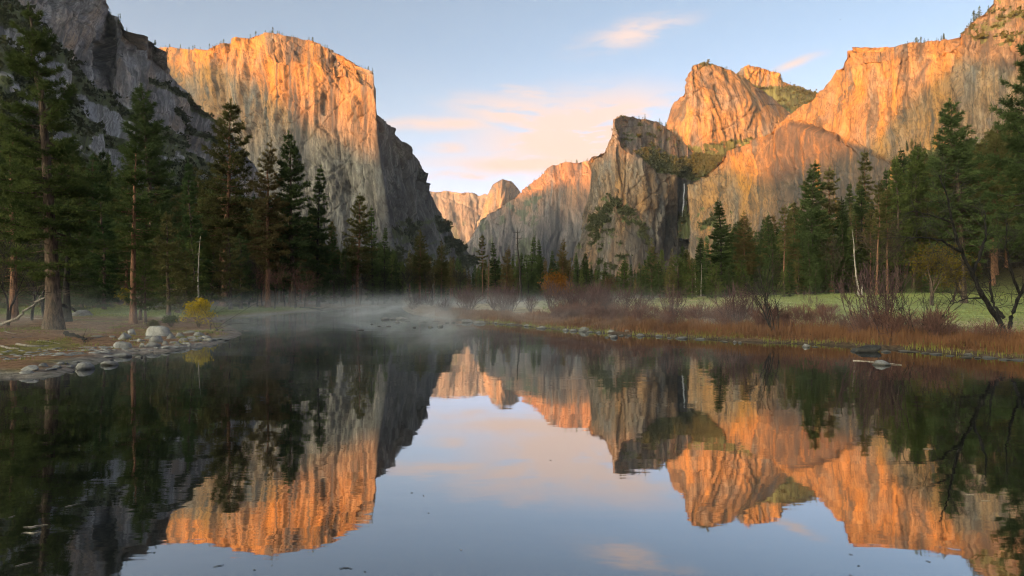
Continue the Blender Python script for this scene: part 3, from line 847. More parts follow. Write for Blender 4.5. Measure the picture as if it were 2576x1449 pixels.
me = mesh('unseen_shadow_ridge', np.stack([RX, RY, RZ], -1).reshape(-1, 3), grid_quads(*RX.shape), mat=M_left, smooth=True, attr=np.tile(np.array([[0.1, 0.5, 0.2]]), (RX.size, 1)), wall=np.stack([RX, RY, RZ], -1).reshape(-1, 3))
tag(obj('unseen_shadow_ridge', me), kind='structure')
#SPLIT

# ------------------------------------------------------------------ plant builders


def unit(v): return v / (np.linalg.norm(v, axis=-1, keepdims=True) + 1e-9)


def blades(rng, c, axis_, k, ln, wd, spread=0.9, up=0.25):
    """k narrow needle triangles at every tuft centre"""
    n = len(c)
    c = np.repeat(c, k, 0); a = np.repeat(axis_, k, 0)
    d = unit(a * 0.8 + unit(rng.normal(size=(n * k, 3))) * spread + np.array([0, 0, up]))
    L = np.repeat(ln, k) * rng.uniform(0.6, 1.2, n * k)
    side = unit(np.cross(d, rng.normal(size=(n * k, 3)))) * (np.repeat(wd, k) * rng.uniform(0.7, 1.2, n * k))[:, None]
    V = np.stack([c - side * 0.5, c + side * 0.5, c + d * L[:, None] + side * 0.12, ], 1).reshape(-1, 3)
    return V, np.arange(len(V)).reshape(-1, 3)


def conifer(seed, h, zb, Rm, nb, dens, tl, k, fmat, bmat, r0, lean=0.0, e_lo=-0.25, e_hi=0.6, power=0.75, ragged=0.35, dead=0.0, wf=0.2, fan=0.5, curve=0.22, blunt=0.3):
    rng = rnd(seed)
    # trunk
    nr = 16
    zt = np.linspace(0, 1, nr)
    cx = lean * h * zt + 0.006 * h * np.cumsum(rng.normal(size=nr)) * zt
    cyy = 0.006 * h * np.cumsum(rng.normal(size=nr)) * zt
    rad = r0 * ((1 - zt) ** 0.8 * 0.93 + 0.02) * (1 + 0.55 * np.exp(-zt * h / 0.7))
    pts = np.stack([cx, cyy, zt * h - 0.25 * (zt == 0)], -1)
    parts = [path_tube(pts, rad, 10)]
    # branches
    nw = max(6, int(nb / 6))
    u = np.clip((rng.integers(0, nw, nb) + rng.normal(0, 0.16, nb)) / nw, 0, 1)      # whorls: layered boughs with gaps between
    u = np.sort(u)
    z = zb * h + (h * 0.985 - zb * h) * u
    az = np.arange(nb) * 2.39996 + rng.uniform(-0.7, 0.7, nb)
    prof = (1 - u) ** power * (blunt + (1 - blunt) * np.clip(u * 4.5 + 0.25, 0, 1)) + 0.03
    gap = 1 + 0.25 * np.sin(u * 37 + az * 2)
    L = Rm * prof * (1 - ragged * rng.uniform(0, 1, nb)) * gap + 0.15
    e = e_lo + (e_hi - e_lo) * u ** 1.3 + rng.normal(0, 0.1, nb)
    base = np.stack([np.interp(z, zt * h, cx), np.interp(z, zt * h, cyy), z], -1)
    hd = np.stack([np.cos(az), np.sin(az), np.zeros(nb)], -1)

    def at(i, tt):
        p = base[i] + hd[i] * (L[i] * tt * np.cos(e[i]))[:, None]
        p[:, 2] += L[i] * (np.sin(e[i]) * tt + curve * (tt ** 2 - 0.35 * tt))
        return p
    ids = np.arange(nb)
    t0, t1, t2 = np.zeros(nb), np.full(nb, 0.5), np.full(nb, 0.95)
    rb = 0.018 * L + 0.008 * h / 30
    parts.append(tube_segments(at(ids, t0), at(ids, t1), rb * 1.3, rb * 0.8, 3))
    parts.append(tube_segments(at(ids, t1), at(ids, t2), rb * 0.8, rb * 0.25, 3))
    if dead > 0:                                                # bare dead twigs under the crown
        nd = int(dead)
        zd = rng.uniform(0.10, zb + 0.12, nd) * h; ad = rng.uniform(0, 6.283, nd); ld = rng.uniform(0.2, 0.6, nd) * Rm
        p0 = np.stack([np.interp(zd, zt * h, cx), np.interp(zd, zt * h, cyy), zd], -1)
        p1 = p0 + np.stack([np.cos(ad) * ld, np.sin(ad) * ld, rng.uniform(-0.3, 0.05, nd) * ld], -1)
        parts.append(tube_segments(p0, p1, np.full(nd, 0.0011 * h), np.full(nd, 0.0003 * h), 3))
    tv, tq = join(parts)
    # needle tufts in flattened sprays
    cnt = np.maximum(3, (dens * L * rng.uniform(0.7, 1.3, nb)).astype(int))
    i = np.repeat(ids, cnt); n = len(i)
    tt = 0.18 + 0.85 * rng.uniform(0, 1, n) ** 0.65
    p = at(i, tt)
    perp = np.stack([-np.sin(az[i]), np.cos(az[i]), np.zeros(n)], -1)
    lat = rng.normal(0, 0.32, n) * fan * L[i] * (1.15 - 0.65 * tt)
    p += perp * lat[:, None]
    p[:, 2] += rng.normal(0, 0.05, n) * L[i] - 0.10 * np.abs(lat)
    ax = unit(hd[i] + perp * np.sign(lat)[:, None] * 0.5 + np.array([0, 0, 0.25]))
    top = np.stack([np.full(14, cx[-1]), np.full(14, cyy[-1]), h * np.linspace(0.95, 1.0, 14)], -1)
    p = np.concatenate([p, top]); ax = np.concatenate([ax, np.tile([[0, 0, 1.0]], (14, 1))])
    sz = np.full(len(p), tl); sz[-14:] *= 0.7
    V, T = blades(rng, p, ax, k, sz, sz * wf)
    tm = mesh('trunk', tv, tq, mat=bmat, smooth=True)
    cm = mesh('crown', V, tris=T, mat=fmat)
    return [('trunk', tm), ('crown', cm)]


def grow(rng, p, d, L, r, depth, segs, wob=0.25, nchild=3, spread=0.6, ratio=0.62, up=0.1, minr=0.004, tips=None):
    """recursive bare branching; fills segs with (p0, p1, r0, r1)"""
    n = 4 if depth > 1 else 3
    pos = []
    for s in range(n):
        d = d + rng.normal(0, wob, 3) * 0.5; d[2] += up * 0.5; d = d / np.linalg.norm(d)
        q = p + d * (L / n); r1 = max(minr, r * (1 - 0.42 / n * 1.6))
        segs.append((p, q, r, r1)); p, r = q, r1
        pos.append((p, d.copy(), r))
    if depth == 0:
        if tips is not None: tips.append((p, d))
        return
    for j in range(nchild):
        pp, dd, rr = pos[rng.integers(1, n)]
        nd = dd + rng.normal(0, spread, 3); nd /= np.linalg.norm(nd)
        grow(rng, pp, nd, L * ratio * rng.uniform(0.75, 1.2), rr * 0.6, depth - 1, segs, wob, nchild, spread, ratio, up, minr, tips)
    pp, dd, rr = pos[-1]
    grow(rng, pp, dd, L * ratio, rr * 0.8, depth - 1, segs, wob, nchild, spread, ratio, up, minr, tips)


def seg_mesh(name, segs, mat, sides=3):
    a = [np.array([s[i] for s in segs]) for i in range(4)]
    V, Q = tube_segments(*a, sides=sides)
    return mesh(name, V, Q, mat=mat, smooth=False)


def leaf_mesh(name, rng, tips, mat, n_per, spread, size):
    P = np.array([t[0] for t in tips]); P = np.repeat(P, n_per, 0) + rng.normal(0, spread, (len(P) * n_per, 3))
    V, T = blades(rng, P, unit(rng.normal(size=P.shape)), 2, np.full(len(P), size), np.full(len(P), size * 0.75), 1.2, 0.1)
    return mesh(name, V, tris=T, mat=mat)


def willow(seed, h, stems, mat, width=0.5, depth=2, minr=0.009, nchild=3):
    rng = rnd(seed); segs = []
    for s in range(stems):
        a = rng.uniform(0, 6.283); lean = abs(rng.normal(0, width))
        d = np.array([math.cos(a) * lean, math.sin(a) * lean, 1.0]); d /= np.linalg.norm(d)
        p = np.array([math.cos(a) * 0.12 * h * width, math.sin(a) * 0.12 * h * width, -0.1])
        grow(rng, p, d, h * rng.uniform(0.38, 0.62), 0.016 * h * rng.uniform(0.6, 1.1), depth, segs, 0.22, nchild, 0.42, 0.62, 0.14, minr)
    return [('stems', seg_mesh('stems', segs, mat))]


def bare_tree(seed, h, bmat, depth=4, lean=(0, 0), r=None, nchild=3, spread=0.55, leaf=None, n_per=3, lspread=0.3, lsize=0.2, minr=0.008, up=0.12, forks=1, twig_mat=None):
    rng = rnd(seed); segs = []; tips = []
    for f in range(forks):
        d = np.array([lean[0] + rng.normal(0, 0.22 if forks > 1 else 0.04), lean[1] + rng.normal(0, 0.15), 1.0]); d /= np.linalg.norm(d)
        grow(rng, np.array([0.0, 0, -0.15]), d, h * 0.42, (r or h * 0.02), depth, segs, 0.22, nchild, spread, 0.66, up, minr, tips)
    big = [s for s in segs if s[2] > (r or h * 0.02) * 0.28]; small = [s for s in segs if s[2] <= (r or h * 0.02) * 0.28]
    parts = [('trunk', seg_mesh('trunk', big, bmat, 7)), ('branches', seg_mesh('branches', small, twig_mat or bmat, 3))]
    if leaf: parts.append(('crown', leaf_mesh('crown', rng, tips, leaf, n_per, lspread, lsize)))
    return parts


def gpt(x, y):
    """photograph point on the ground: march along the view ray until it meets the land"""
    px, py = x * K, y * K
    Ys = np.concatenate([np.linspace(15, 200, 740), np.linspace(200.5, 600, 400)])
    X = (px - CX) / F * Ys
    z = H + (HY - py) / F * Ys
    g = np.maximum(ground_z(X, Ys, detail=False), 0.0)
    hit = np.nonzero(z <= g)[0]
    j = hit[0] if len(hit) else 500
    zz = float(ground_z(np.array([X[j]]), np.array([Ys[j]]))[0])
    return float(X[j]), float(Ys[j]), max(zz, -0.1)


def at_dist(x, Y):
    X = (x * K - CX) / F * Y
    return X, Y, float(ground_z(np.array([X]), np.array([float(Y)]))[0])


RNG = rnd(2024)

# ------------------------------------------------------------------ conifers: named individuals
# prototypes are 30 m tall and are scaled to size
PROTO = {}


def pr(name, *a, **kw): PROTO.setdefault(name, []).append(conifer(*a, **kw))


for v in range(3):
    pr('dark', 100 + v, 30, 0.16, 5.21, 171, 10.3, 0.63, 6, F_dark, B_brown, 0.42, e_lo=-0.2, ragged=0.45, dead=30)
    pr('mid', 110 + v, 30, 0.22, 5.68, 155, 9.9, 0.63, 6, F_mid, B_brown, 0.44, e_lo=-0.2, ragged=0.5, dead=30)
    pr('olive', 120 + v, 30, 0.30, 5.44, 146, 9.9, 0.61, 6, F_olive, B_red, 0.45, e_lo=-0.15, ragged=0.5, dead=50)
    pr('brown', 130 + v, 30, 0.24, 4.49, 146, 10.3, 0.60, 6, F_brown, B_red, 0.40, e_lo=-0.2, ragged=0.5, dead=50)
    pr('spire', 140 + v, 30, 0.04, 3.66, 188, 11.7, 0.58, 6, F_green, B_brown, 0.36, e_lo=-0.35, e_hi=0.3, ragged=0.4)
    pr('thin', 150 + v, 30, 0.50, 3.08, 72, 9.9, 0.61, 6, F_olive, B_red, 0.33, ragged=0.6, dead=70, power=0.55)
    pr('fir', 160 + v, 30, 0.06, 4.26, 188, 11.3, 0.58, 6, F_dark, B_dark, 0.38, e_lo=-0.4, e_hi=0.35, ragged=0.35)


def place_conifer(name, kind, x, ytop, loc, label, group=None, var=0, wide=1.0, rotz=None):
    X, Y, Z = loc
    h = H + (HY - ytop * K) / F * Y - Z
    s = h / 30.0
    parts = PROTO[kind][var % len(PROTO[kind])]
    return thing(name, parts, (X, Y, Z - 0.1), RNG.uniform(0, 6.28) if rotz is None else rotz, (s * wide, s * wide, s), label, 'tree', group)


named = [
    # name, kind, x, top y, distance, width factor, label
    ('pine_tree', 'dark', 388, 214, 104, 1.15, 'tall dense dark green pine with a pointed top beside the bare leaning pole trunk'),
    ('pine_tree', 'olive', 565, 250, 121, 1.12, 'tall olive pine with a long straight reddish bare lower trunk, near the misty inlet'),
    ('pine_tree', 'brown', 674, 350, 118, 1.10, 'brownish pine with thinning top, standing between a tall olive pine and a blackish one'),
    ('pine_tree', 'dark', 738, 334, 122, 1.10, 'blackish green pine with bushy layered boughs and a reddish lower trunk above bare alders'),
    ('fir_tree', 'fir', 800, 411, 128, 0.95, 'slender blackish conifer with drooping layers, pressed against the taller bushy pine'),
    ('pine_tree', 'olive', 899, 486, 150, 1.10, 'olive brown pine with see-through top before the pale foot of the great cliff'),
    ('fir_tree', 'fir', 938, 514, 160, 0.85, 'narrow green conifer close beside the see-through olive brown pine'),
    ('fir_tree', 'fir', 967, 565, 170, 0.8, 'small pointed conifer at the very foot of the great prow'),
    ('cedar_tree', 'spire', 478, 400, 96, 1.0, 'bright green spire-shaped cedar behind the yellow waterside bush'),
    ('cedar_tree', 'spire', 262, 420, 88, 1.1, 'fresh green cedar behind the grassy glade with the yellow bush'),
    ('fir_tree', 'fir', 1815, 500, 150, 1.35, 'broad blackish fir with sweeping boughs at the back of the pale meadow'),
    ('pine_tree', 'brown', 1872, 528, 155, 1.25, 'rusty golden brown conifer standing against the broad blackish fir'),
    ('pine_tree', 'dark', 2034, 404, 165, 1.15, 'tall dark pine with a bare-limbed narrow top rising over the meadow forest'),
    ('pine_tree', 'thin', 2092, 420, 175, 1.3, 'flat-topped thin pine with a long bare pinkish trunk next to the tallest meadow pine'),
    ('pine_tree', 'thin', 2172, 376, 210, 1.0, 'spindly pine poking above its neighbours below the diagonal ledge of the golden wall'),
    ('pine_tree', 'dark', 2420, 242, 130, 1.2, 'very tall dark pine in front of the shaded grey wall, on the forested slope'),
    ('pine_tree', 'mid', 2300, 395, 150, 1.2, 'bushy mid green pine at the edge of the green meadow'),
    ('pine_tree', 'thin', 2232, 470, 128, 1.0, 'leaning thin pine with a bare reddish trunk at the edge of the green meadow'),
    ('pine_tree', 'thin', 2205, 455, 124, 1.0, 'second bare-trunked thin pine, paired with the leaning one by the green meadow'),
    ('pine_tree', 'olive', 1640, 606, 170, 1.1, 'olive conifer with a bare lower trunk where the pale meadow begins'),
    ('pine_tree', 'brown', 1735, 640, 165, 0.9, 'brownish small pine with straight orange trunk behind the pale meadow'),
    ('pine_tree', 'brown', 1276, 618, 178, 1.2, 'golden brown conifer beside the tall dead snag'),
    ('fir_tree', 'fir', 1248, 606, 190, 1.0, 'dark pointed fir left standing between the golden brown conifer and a bare pole'),
    ('pine_tree', 'thin', 1214, 588, 185, 0.9, 'thin dying pine with sparse brown needles over the purple thicket'),
    ('pine_tree', 'olive', 1056, 574, 170, 1.1, 'ragged olive pine at the misty river bend'),
    ('pine_tree', 'olive', 1110, 602, 180, 1.0, 'scruffy olive pine with broken lower boughs over the river bend thicket'),
    ('fir_tree', 'fir', 1336, 592, 230, 1.0, 'dark fir with twin-like pointed crown just beyond the snag'),
    ('fir_tree', 'fir', 1362, 600, 235, 0.9, 'dark fir above the rust-orange round tree'),
    ('pine_tree', 'brown', 1416, 600, 220, 1.1, 'reddish brown conifer below the shaded foot of the lower rock'),
]
for nm, kind, x, yt, Y, wd, lab in named:
    place_conifer(nm, kind, x, yt, at_dist(x, Y), lab, wide=wd, var=int(x) % 2)

# near trees with finer needles
big = conifer(301, 21.5, 0.17, 4.4, 125, 26, 0.33, 8, F_mid, B_brown, 0.52, e_lo=-0.28, e_hi=0.5, ragged=0.45, dead=60, wf=0.17, fan=0.5, lean=0.0)
x, y, z = gpt(135, 828)
thing('pine_tree', big, (x, y, z), 0.6, (1, 1, 1), 'very tall shaggy pine with a thick brown trunk and low boughs on the needle-strewn bank', 'tree')
x, y, z = gpt(160, 812)
ch = conifer(302, 9.5, 0.55, 1.6, 26, 12, 0.28, 6, F_dark, B_char, 0.30, dead=30, wf=0.13)
thing('charred_pine', ch, (x, y + 0.4, z), 0.2, (1, 1, 1), 'charred black trunk with a meagre crown, close behind the very tall shaggy pine', 'tree')
p2 = conifer(303, 15.5, 0.30, 3.1, 80, 16, 0.38, 7, F_mid, B_red, 0.30, ragged=0.6, dead=80, wf=0.13, lean=0.01)
x, y, z = gpt(34, 808)
thing('pine_tree', p2, (x, y, z), 1.0, (1, 1, 1), 'thin pine with orange upper bark and many dead twigs beside the thick-trunked shaggy pine', 'tree')
p3 = conifer(304, 14.6, 0.42, 2.7, 76, 16, 0.38, 7, F_mid, B_red, 0.26, ragged=0.55, dead=40, wf=0.13, lean=0.012)
x, y, z = gpt(335, 812)
thing('pine_tree', p3, (x, y, z), 0.0, (1, 1, 1), 'slim red-trunked pine rising out of the boulder point by the water', 'tree')
p4 = conifer(305, 6.6, 0.22, 2.0, 70, 15, 0.26, 8, F_mid, B_brown, 0.13, ragged=0.4, wf=0.14, lean=0.05)
for xx, yy, sc_, rz, lab in ((352, 806, 1.0, 0.3, 'young pine with crooked stem leaning away from the slim red-trunked pine'),
                             (366, 812, 0.85, 2.4, 'shorter crooked young pine at the foot of the slim red-trunked pine')):
    x, y, z = gpt(xx, yy)
    thing('young_pine', p4, (x, y, z), rz, (sc_, sc_, sc_), lab, 'tree')
p5 = conifer(306, 9.0, 0.06, 2.7, 110, 13, 0.32, 7, F_mid, B_brown, 0.2, ragged=0.4, wf=0.15)
for xx, yy, hh, rz, lab in ((405, 790, 1.0, 0.0, 'bushy young pine with boughs to the ground behind the boulder pile'),
                            (455, 782, 1.1, 1.9, 'bushy young pine half hidden behind the yellow waterside bush'),
                            (212, 775, 1.15, 4.0, 'bushy young pine at the edge of the grassy glade')):
    x, y, z = gpt(xx, yy)
    thing('young_pine', p5, (x, y + 4, z), rz, (hh, hh, hh), lab, 'tree')
YP = [p5, conifer(316, 9.0, 0.05, 2.2, 100, 12, 0.36, 7, F_dark, B_brown, 0.16, ragged=0.4, wf=0.16), conifer(317, 9.0, 0.08, 2.4, 95, 12, 0.36, 7, F_olive, B_brown, 0.17, ragged=0.5, wf=0.16)]
yr = rnd(515)
for i in range(64):
    v = int(yr.integers(0, 3))
    if i < 30:
        xx, Y_, hs, wh, gp = yr.uniform(-20, 640), yr.uniform(74, 122), yr.uniform(0.7, 1.5), 'in the shade behind the needle-strewn bank', 'young conifers behind the bank'
    else:
        xx, Y_, hs, wh, gp = yr.uniform(1560, 2560), yr.uniform(128, 152), yr.uniform(0.45, 1.1), 'along the back edge of the meadow', 'young conifers along the meadow'
    P_ = at_dist(xx, Y_)
    if float(river_sdf(np.array([P_[0]]), np.array([P_[1]]))[0]) < 3 or (abs(xx - 300) < 60 and i < 30): continue
    thing('young_conifer', YP[v], P_, yr.uniform(0, 6.28), (hs * 1.05, hs * 1.05, hs), ('tall ' if hs > 0.95 else 'small ') + ('mid green', 'dark green', 'olive')[v] + ' young conifer ' + wh, 'tree', gp)
p6 = conifer(307, 25.5, 0.20, 5.2, 130, 14, 0.5, 8, F_dark, B_dark, 0.45, ragged=0.55, dead=80, wf=0.14)
X, Y, Z = at_dist(2615, 62)
thing('pine_tree', p6, (X, Y, Z), 0.0, (1, 1, 1), 'big dark pine with wide ragged boughs towering over the bare oak', 'tree')

# poles, snags and leaning dead trunks
def pole(seed, h, r, lean, mat, stubs=14):
    rng = rnd(seed)
    zt = np.linspace(0, 1, 14)
    pts = np.stack([lean * h * zt + 0.004 * h * np.cumsum(rng.normal(size=14)), 0.004 * h * np.cumsum(rng.normal(size=14)), h * zt - 0.2], -1)
    parts = [path_tube(pts, r * (1 - 0.85 * zt) * (1 + 0.5 * np.exp(-zt * h / 0.5)), 8)]
    i = rng.integers(3, 13, stubs); p0 = pts[i]; a = rng.uniform(0, 6.28, stubs); l = rng.uniform(0.3, 1.3, stubs) * h / 12
    p1 = p0 + np.stack([np.cos(a) * l, np.sin(a) * l, rng.uniform(-0.3, 0.4, stubs) * l], -1)
    return join(parts), tube_segments(p0, p1, np.full(stubs, r * 0.16), np.full(stubs, r * 0.04), 3)


def place_pole(name, seed, x, yb, yt, Y, r, lean, mat, label, stubs=14):
    X, Y, Z = at_dist(x, Y)
    h = H + (HY - yt * K) / F * Y - Z
    (tv, tq), (bv, bq) = pole(seed, h, r, lean, mat, stubs)
    thing(name, [('trunk', mesh('trunk', *join([(tv, tq), (bv, bq)]), mat=mat, smooth=True))], (X, Y, Z), 0, (1, 1, 1), label, 'dead tree')


place_pole('snag', 41, 1312, 745, 568, 150, 0.36, -0.045, B_dark, 'tall charred dead snag with a sharp tip standing over the thicket', 26)
place_pole('snag', 42, 497, 765, 590, 92, 0.15, 0.04, B_pale, 'thin pale dead pole leaning out behind the yellow waterside bush')
place_pole('snag', 43, 2160, 740, 575, 122, 0.20, -0.10, B_pale, 'pale leaning dead trunk at the back edge of the meadow')
place_pole('snag', 44, 1226, 735, 640, 180, 0.22, 0.02, B_red, 'straight reddish bare pole rising from the purple thicket', 8)
place_pole('snag', 45, 1763, 735, 660, 168, 0.16, 0.02, B_pale, 'slim pale pole, straighter of the pair behind the pale meadow', 6)
place_pole('snag', 46, 1752, 735, 665, 168, 0.16, -0.05, B_pale, 'slim pale pole, more slanting of the pair behind the pale meadow', 6)
place_pole('snag', 47, 2168, 745, 705, 125, 0.22, 0.10, B_pale, 'short broken white stump leaning at the meadow edge', 3)
place_pole('snag', 48, 1855, 740, 590, 160, 0.2, -0.02, B_brown, 'thin brown dead trunk between the meadow firs', 10)

# ------------------------------------------------------------------ the forest behind
ENV = [(-500, 260), (0, 300), (150, 330), (260, 380), (330, 420), (450, 450), (520, 420), (600, 470), (700, 500), (800, 520), (860, 545), (900, 600), (1000, 622), (1100, 640), (1160, 648), (1300, 640), (1440, 630), (1520, 650),
       (1640, 640), (1700, 622), (1800, 585), (1850, 560), (1900, 545), (1960, 520), (2050, 485), (2150, 460), (2230, 425), (2290, 365), (2400, 360), (2500, 310), (2576, 270), (2700, 270)]
kinds = ['dark', 'mid', 'olive', 'brown', 'spire', 'fir', 'thin']
LAB = {'dark': 'dark green pine', 'mid': 'mid green pine', 'olive': 'olive green pine', 'brown': 'rusty brown conifer', 'spire': 'narrow green conifer', 'fir': 'blackish pointed fir', 'thin': 'thin-crowned bare-trunked pine'}
NAME = {'dark': 'pine_tree', 'mid': 'pine_tree', 'olive': 'pine_tree', 'brown': 'pine_tree', 'spire': 'cedar_tree', 'fir': 'fir_tree', 'thin': 'pine_tree'}


def fill(n, x0, x1, y0, y1, w, where, group, drop, seed):
    rng = rnd(seed)
    for i in range(n):
        x = x0 + (x1 - x0) * (i + rng.uniform(0, 1)) / n
        Y = rng.uniform(y0, y1)
        yt = np.interp(x, [e[0] for e in ENV], [e[1] for e in ENV]) + rng.uniform(-8, drop)
        loc = at_dist(x, Y)
        if float(river_sdf(np.array([loc[0]]), np.array([loc[1]]))[0]) < 4: continue
        h = H + (HY - yt * K) / F * Y - loc[2]
        if h < 5: continue
        if h > 44: yt += (h - 44) * F / Y / K
        k = kinds[rng.choice(7, p=np.array(w) / sum(w))]
        wdf = rng.uniform(0.72, 1.2)
        hh = min(h, 44)
        size = 'tall' if hh > 30 else 'short' if hh < 19 else 'middle-sized'
        place_conifer(NAME[k], k, x, yt, loc, size + (' slim ' if wdf < 0.86 else ' broad ' if wdf > 1.06 else ' ') + LAB[k] + ' ' + where, group, int(rng.integers(0, 3)), wdf)


fill(76, -120, 560, 115, 215, (3, 3, 3, 1, 2, 3, 1), 'in the close forest below the brushy slope', 'forest below the shaded slope', 110, 1)
fill(40, 560, 900, 140, 220, (3, 2, 3, 2, 2, 3, 1), 'in the forest at the foot of the great sunlit cliff', 'forest at the foot of the great cliff', 90, 2)
fill(72, 900, 1480, 195, 300, (2, 2, 3, 2, 2, 4, 2), 'in the misty forest across the middle of the valley', 'forest across the valley floor', 40, 3)
fill(62, 1480, 1960, 178, 290, (3, 3, 3, 1, 2, 3, 1), 'in the forest behind the pale meadow', 'forest behind the pale meadow', 70, 4)
fill(46, 1950, 2640, 140, 200, (3, 3, 3, 1, 1, 3, 2), 'at the forest edge behind the green meadow', 'forest edge behind the green meadow', 130, 5)
fill(42, 2000, 2660, 205, 380, (4, 3, 2, 1, 1, 4, 1), 'on the wooded slope under the grey shaded wall', 'trees on the wooded slope', 60, 6)

fill(16, 2430, 2660, 132, 190, (4, 3, 2, 1, 1, 4, 1), 'behind the bare oak at the foot of the wooded slope', 'trees behind the bare oak', 60, 7)

fill(26, 1470, 2060, 170, 260, (0, 0, 0, 0, 4, 6, 0), 'packed among the pines behind the pale meadow', 'firs and cedars behind the pale meadow', 60, 8)
fill(24, 900, 1480, 190, 280, (0, 0, 0, 0, 4, 6, 0), 'packed among the pines across the valley floor', 'firs and cedars across the valley floor', 34, 9)

# trees further up the wooded slope, standing on the lower right wall
Pn, px_, py_, at_, N_ = SAMPLES['right_wall']
rng = rnd(77)
ok = np.argwhere((px_ > 2190) & (px_ < 2600) & (py_ > np.interp(px_, [2190, 2300, 2400, 2600], [420, 345, 400, 400])) & (py_ < 640))
for j in ok[rng.choice(len(ok), 48, replace=False)]:
    p = Pn[j[0], j[1]]
    k = ['dark', 'fir', 'mid', 'olive'][rng.integers(0, 4)]
    s = rng.uniform(18, 32) / 30
    thing(NAME[k], PROTO[k][rng.integers(0, 2)], (p[0], p[1], p[2] - 1), rng.uniform(0, 6.28), (s, s, s), ('tall ' if s > 0.85 else 'small ') + LAB[k] + ' high on the slope against the grey shaded wall', 'tree', 'trees against the shaded wall')

# ------------------------------------------------------------------ small conifers along the cliff rims
RIM = []
for v in range(3):
    RIM.append(conifer(500 + v, 14, 0.15, 2.8, 34, 2.4, 1.2, 4, F_dark, B_dark, 0.25, wf=0.4, ragged=0.6))


def rim(sname, ranges, n, label, group, seed, hmin, hmax):
    Pn, px_, py_, _, _ = SAMPLES[sname]
    top = Pn[-1]; tx = px_[-1]
    rng = rnd(seed)
    idx = np.concatenate([np.nonzero((tx > a) & (tx < b))[0] for a, b in ranges])
    seeds = rng.choice(idx, max(4, n // 5))
    for i in range(n):
        j = int(np.clip(seeds[rng.integers(0, len(seeds))] + rng.normal(0, 5), idx.min(), idx.max()))
        p = top[j]; s = (hmin + (hmax - hmin) * rng.uniform(0, 1) ** 2.2) * rng.choice([0.55, 1.0]) / 14
        thing('rim_pine', RIM[rng.integers(0, 3)], (p[0], p[1] + rng.uniform(0, 6), p[2] - 0.06 * s * 14), rng.uniform(0, 6.28), (s * 1.1, s * 1.1, s), label, 'tree', group)


rim('cliff', [(400, 700)], 50, 'tiny pine on the flat left-hand rim and shoulder of the great golden cliff', 'pines on the shoulder of the golden cliff', 1, 10, 26)
rim('cliff', [(700, 945)], 40, 'tiny pine on the sloping crest of the great golden cliff', 'pines on the crest of the golden cliff', 2, 8, 18)
rim('left_wall', [(258, 435)], 40, 'small pine on the skyline of the shaded wall', 'pines on the shaded skyline', 3, 6, 14)
rim('lower_rock', [(1535, 1700)], 26, 'tiny pine on the top of the lower brushy rock', 'pines on the lower rock', 4, 9, 22)
rim('rounded_rock', [(1735, 1900)], 26, 'tiny pine on the top of the rounded rock', 'pines on the rounded rock', 5, 8, 17)
rim('high_rock', [(1870, 2060)], 22, 'tiny pine along the crest of the castle-like rock', 'pines on the castle-like rock', 6, 8, 18)
rim('right_wall', [(2170, 2400)], 26, 'bushy small pine on the rim of the long golden wall', 'pines on the golden wall rim', 7, 8, 18)
rim('right_wall', [(2400, 2576)], 24, 'pine on the steep sunlit shoulder above the golden wall', 'pines on the sunlit shoulder', 8, 12, 30)
rim('valley_spur', [(1200, 1480)], 30, 'tiny pine on the crest of the pinkish spur far up the valley', 'pines on the distant spur', 9, 20, 44)


# brush mantling the talus and ledges
def brush(sname, n, size, seed, cond=None, thr=0.55):
    Pn, px_, py_, at_, N_ = SAMPLES[sname]
    rng = rnd(seed)
    vg = at_[..., 1] + 0.25 * fbm(px_ / 12, py_ / 12, px_ * 0, 3, seed)
    ok = vg > thr
    if cond is not None: ok &= cond(px_, py_)
    idx = np.argwhere(ok)
    j = idx[rng.integers(0, len(idx), n)]
    P = Pn[j[:, 0], j[:, 1]] + rng.normal(0, size * 0.6, (n, 3)) * np.array([1, 1, 0.2])
    sz = size * rng.uniform(0.5, 1.4, n) ** 1.3
    kq = 9
    off = rng.normal(size=(n, kq, 3)); off[..., 2] = np.abs(off[..., 2]) * 0.9
    c = (P[:, None] + off * (sz * 0.42)[:, None, None]).reshape(-1, 3)
    V, T = blades(rng, c, unit(off.reshape(-1, 3)), 2, np.repeat(sz, kq) * 0.75, np.repeat(sz, kq) * 0.7, 0.9, 0.4)
    tag(obj('brush', mesh('brush', V, tris=T, mat=F_brush)), 'dark green brush mantling the ' + {'left_wall': 'shaded talus slope', 'lower_rock': 'gully and ledges of the lower rock', 'right_wall': 'foot and shoulder of the long right wall', 'cliff': 'talus beneath the prow', 'rounded_rock': 'foot of the rounded rock', 'high_rock': 'slope of the castle-like rock'}[sname], 'brush', kind='stuff')


brush('left_wall', 7000, 6.0, 1)
brush('lower_rock', 3600, 6.5, 2)
brush('right_wall', 2600, 8.0, 3)
brush('cliff', 1500, 11.0, 4)
brush('rounded_rock', 700, 10.0, 5)
brush('high_rock', 900, 11.0, 6)

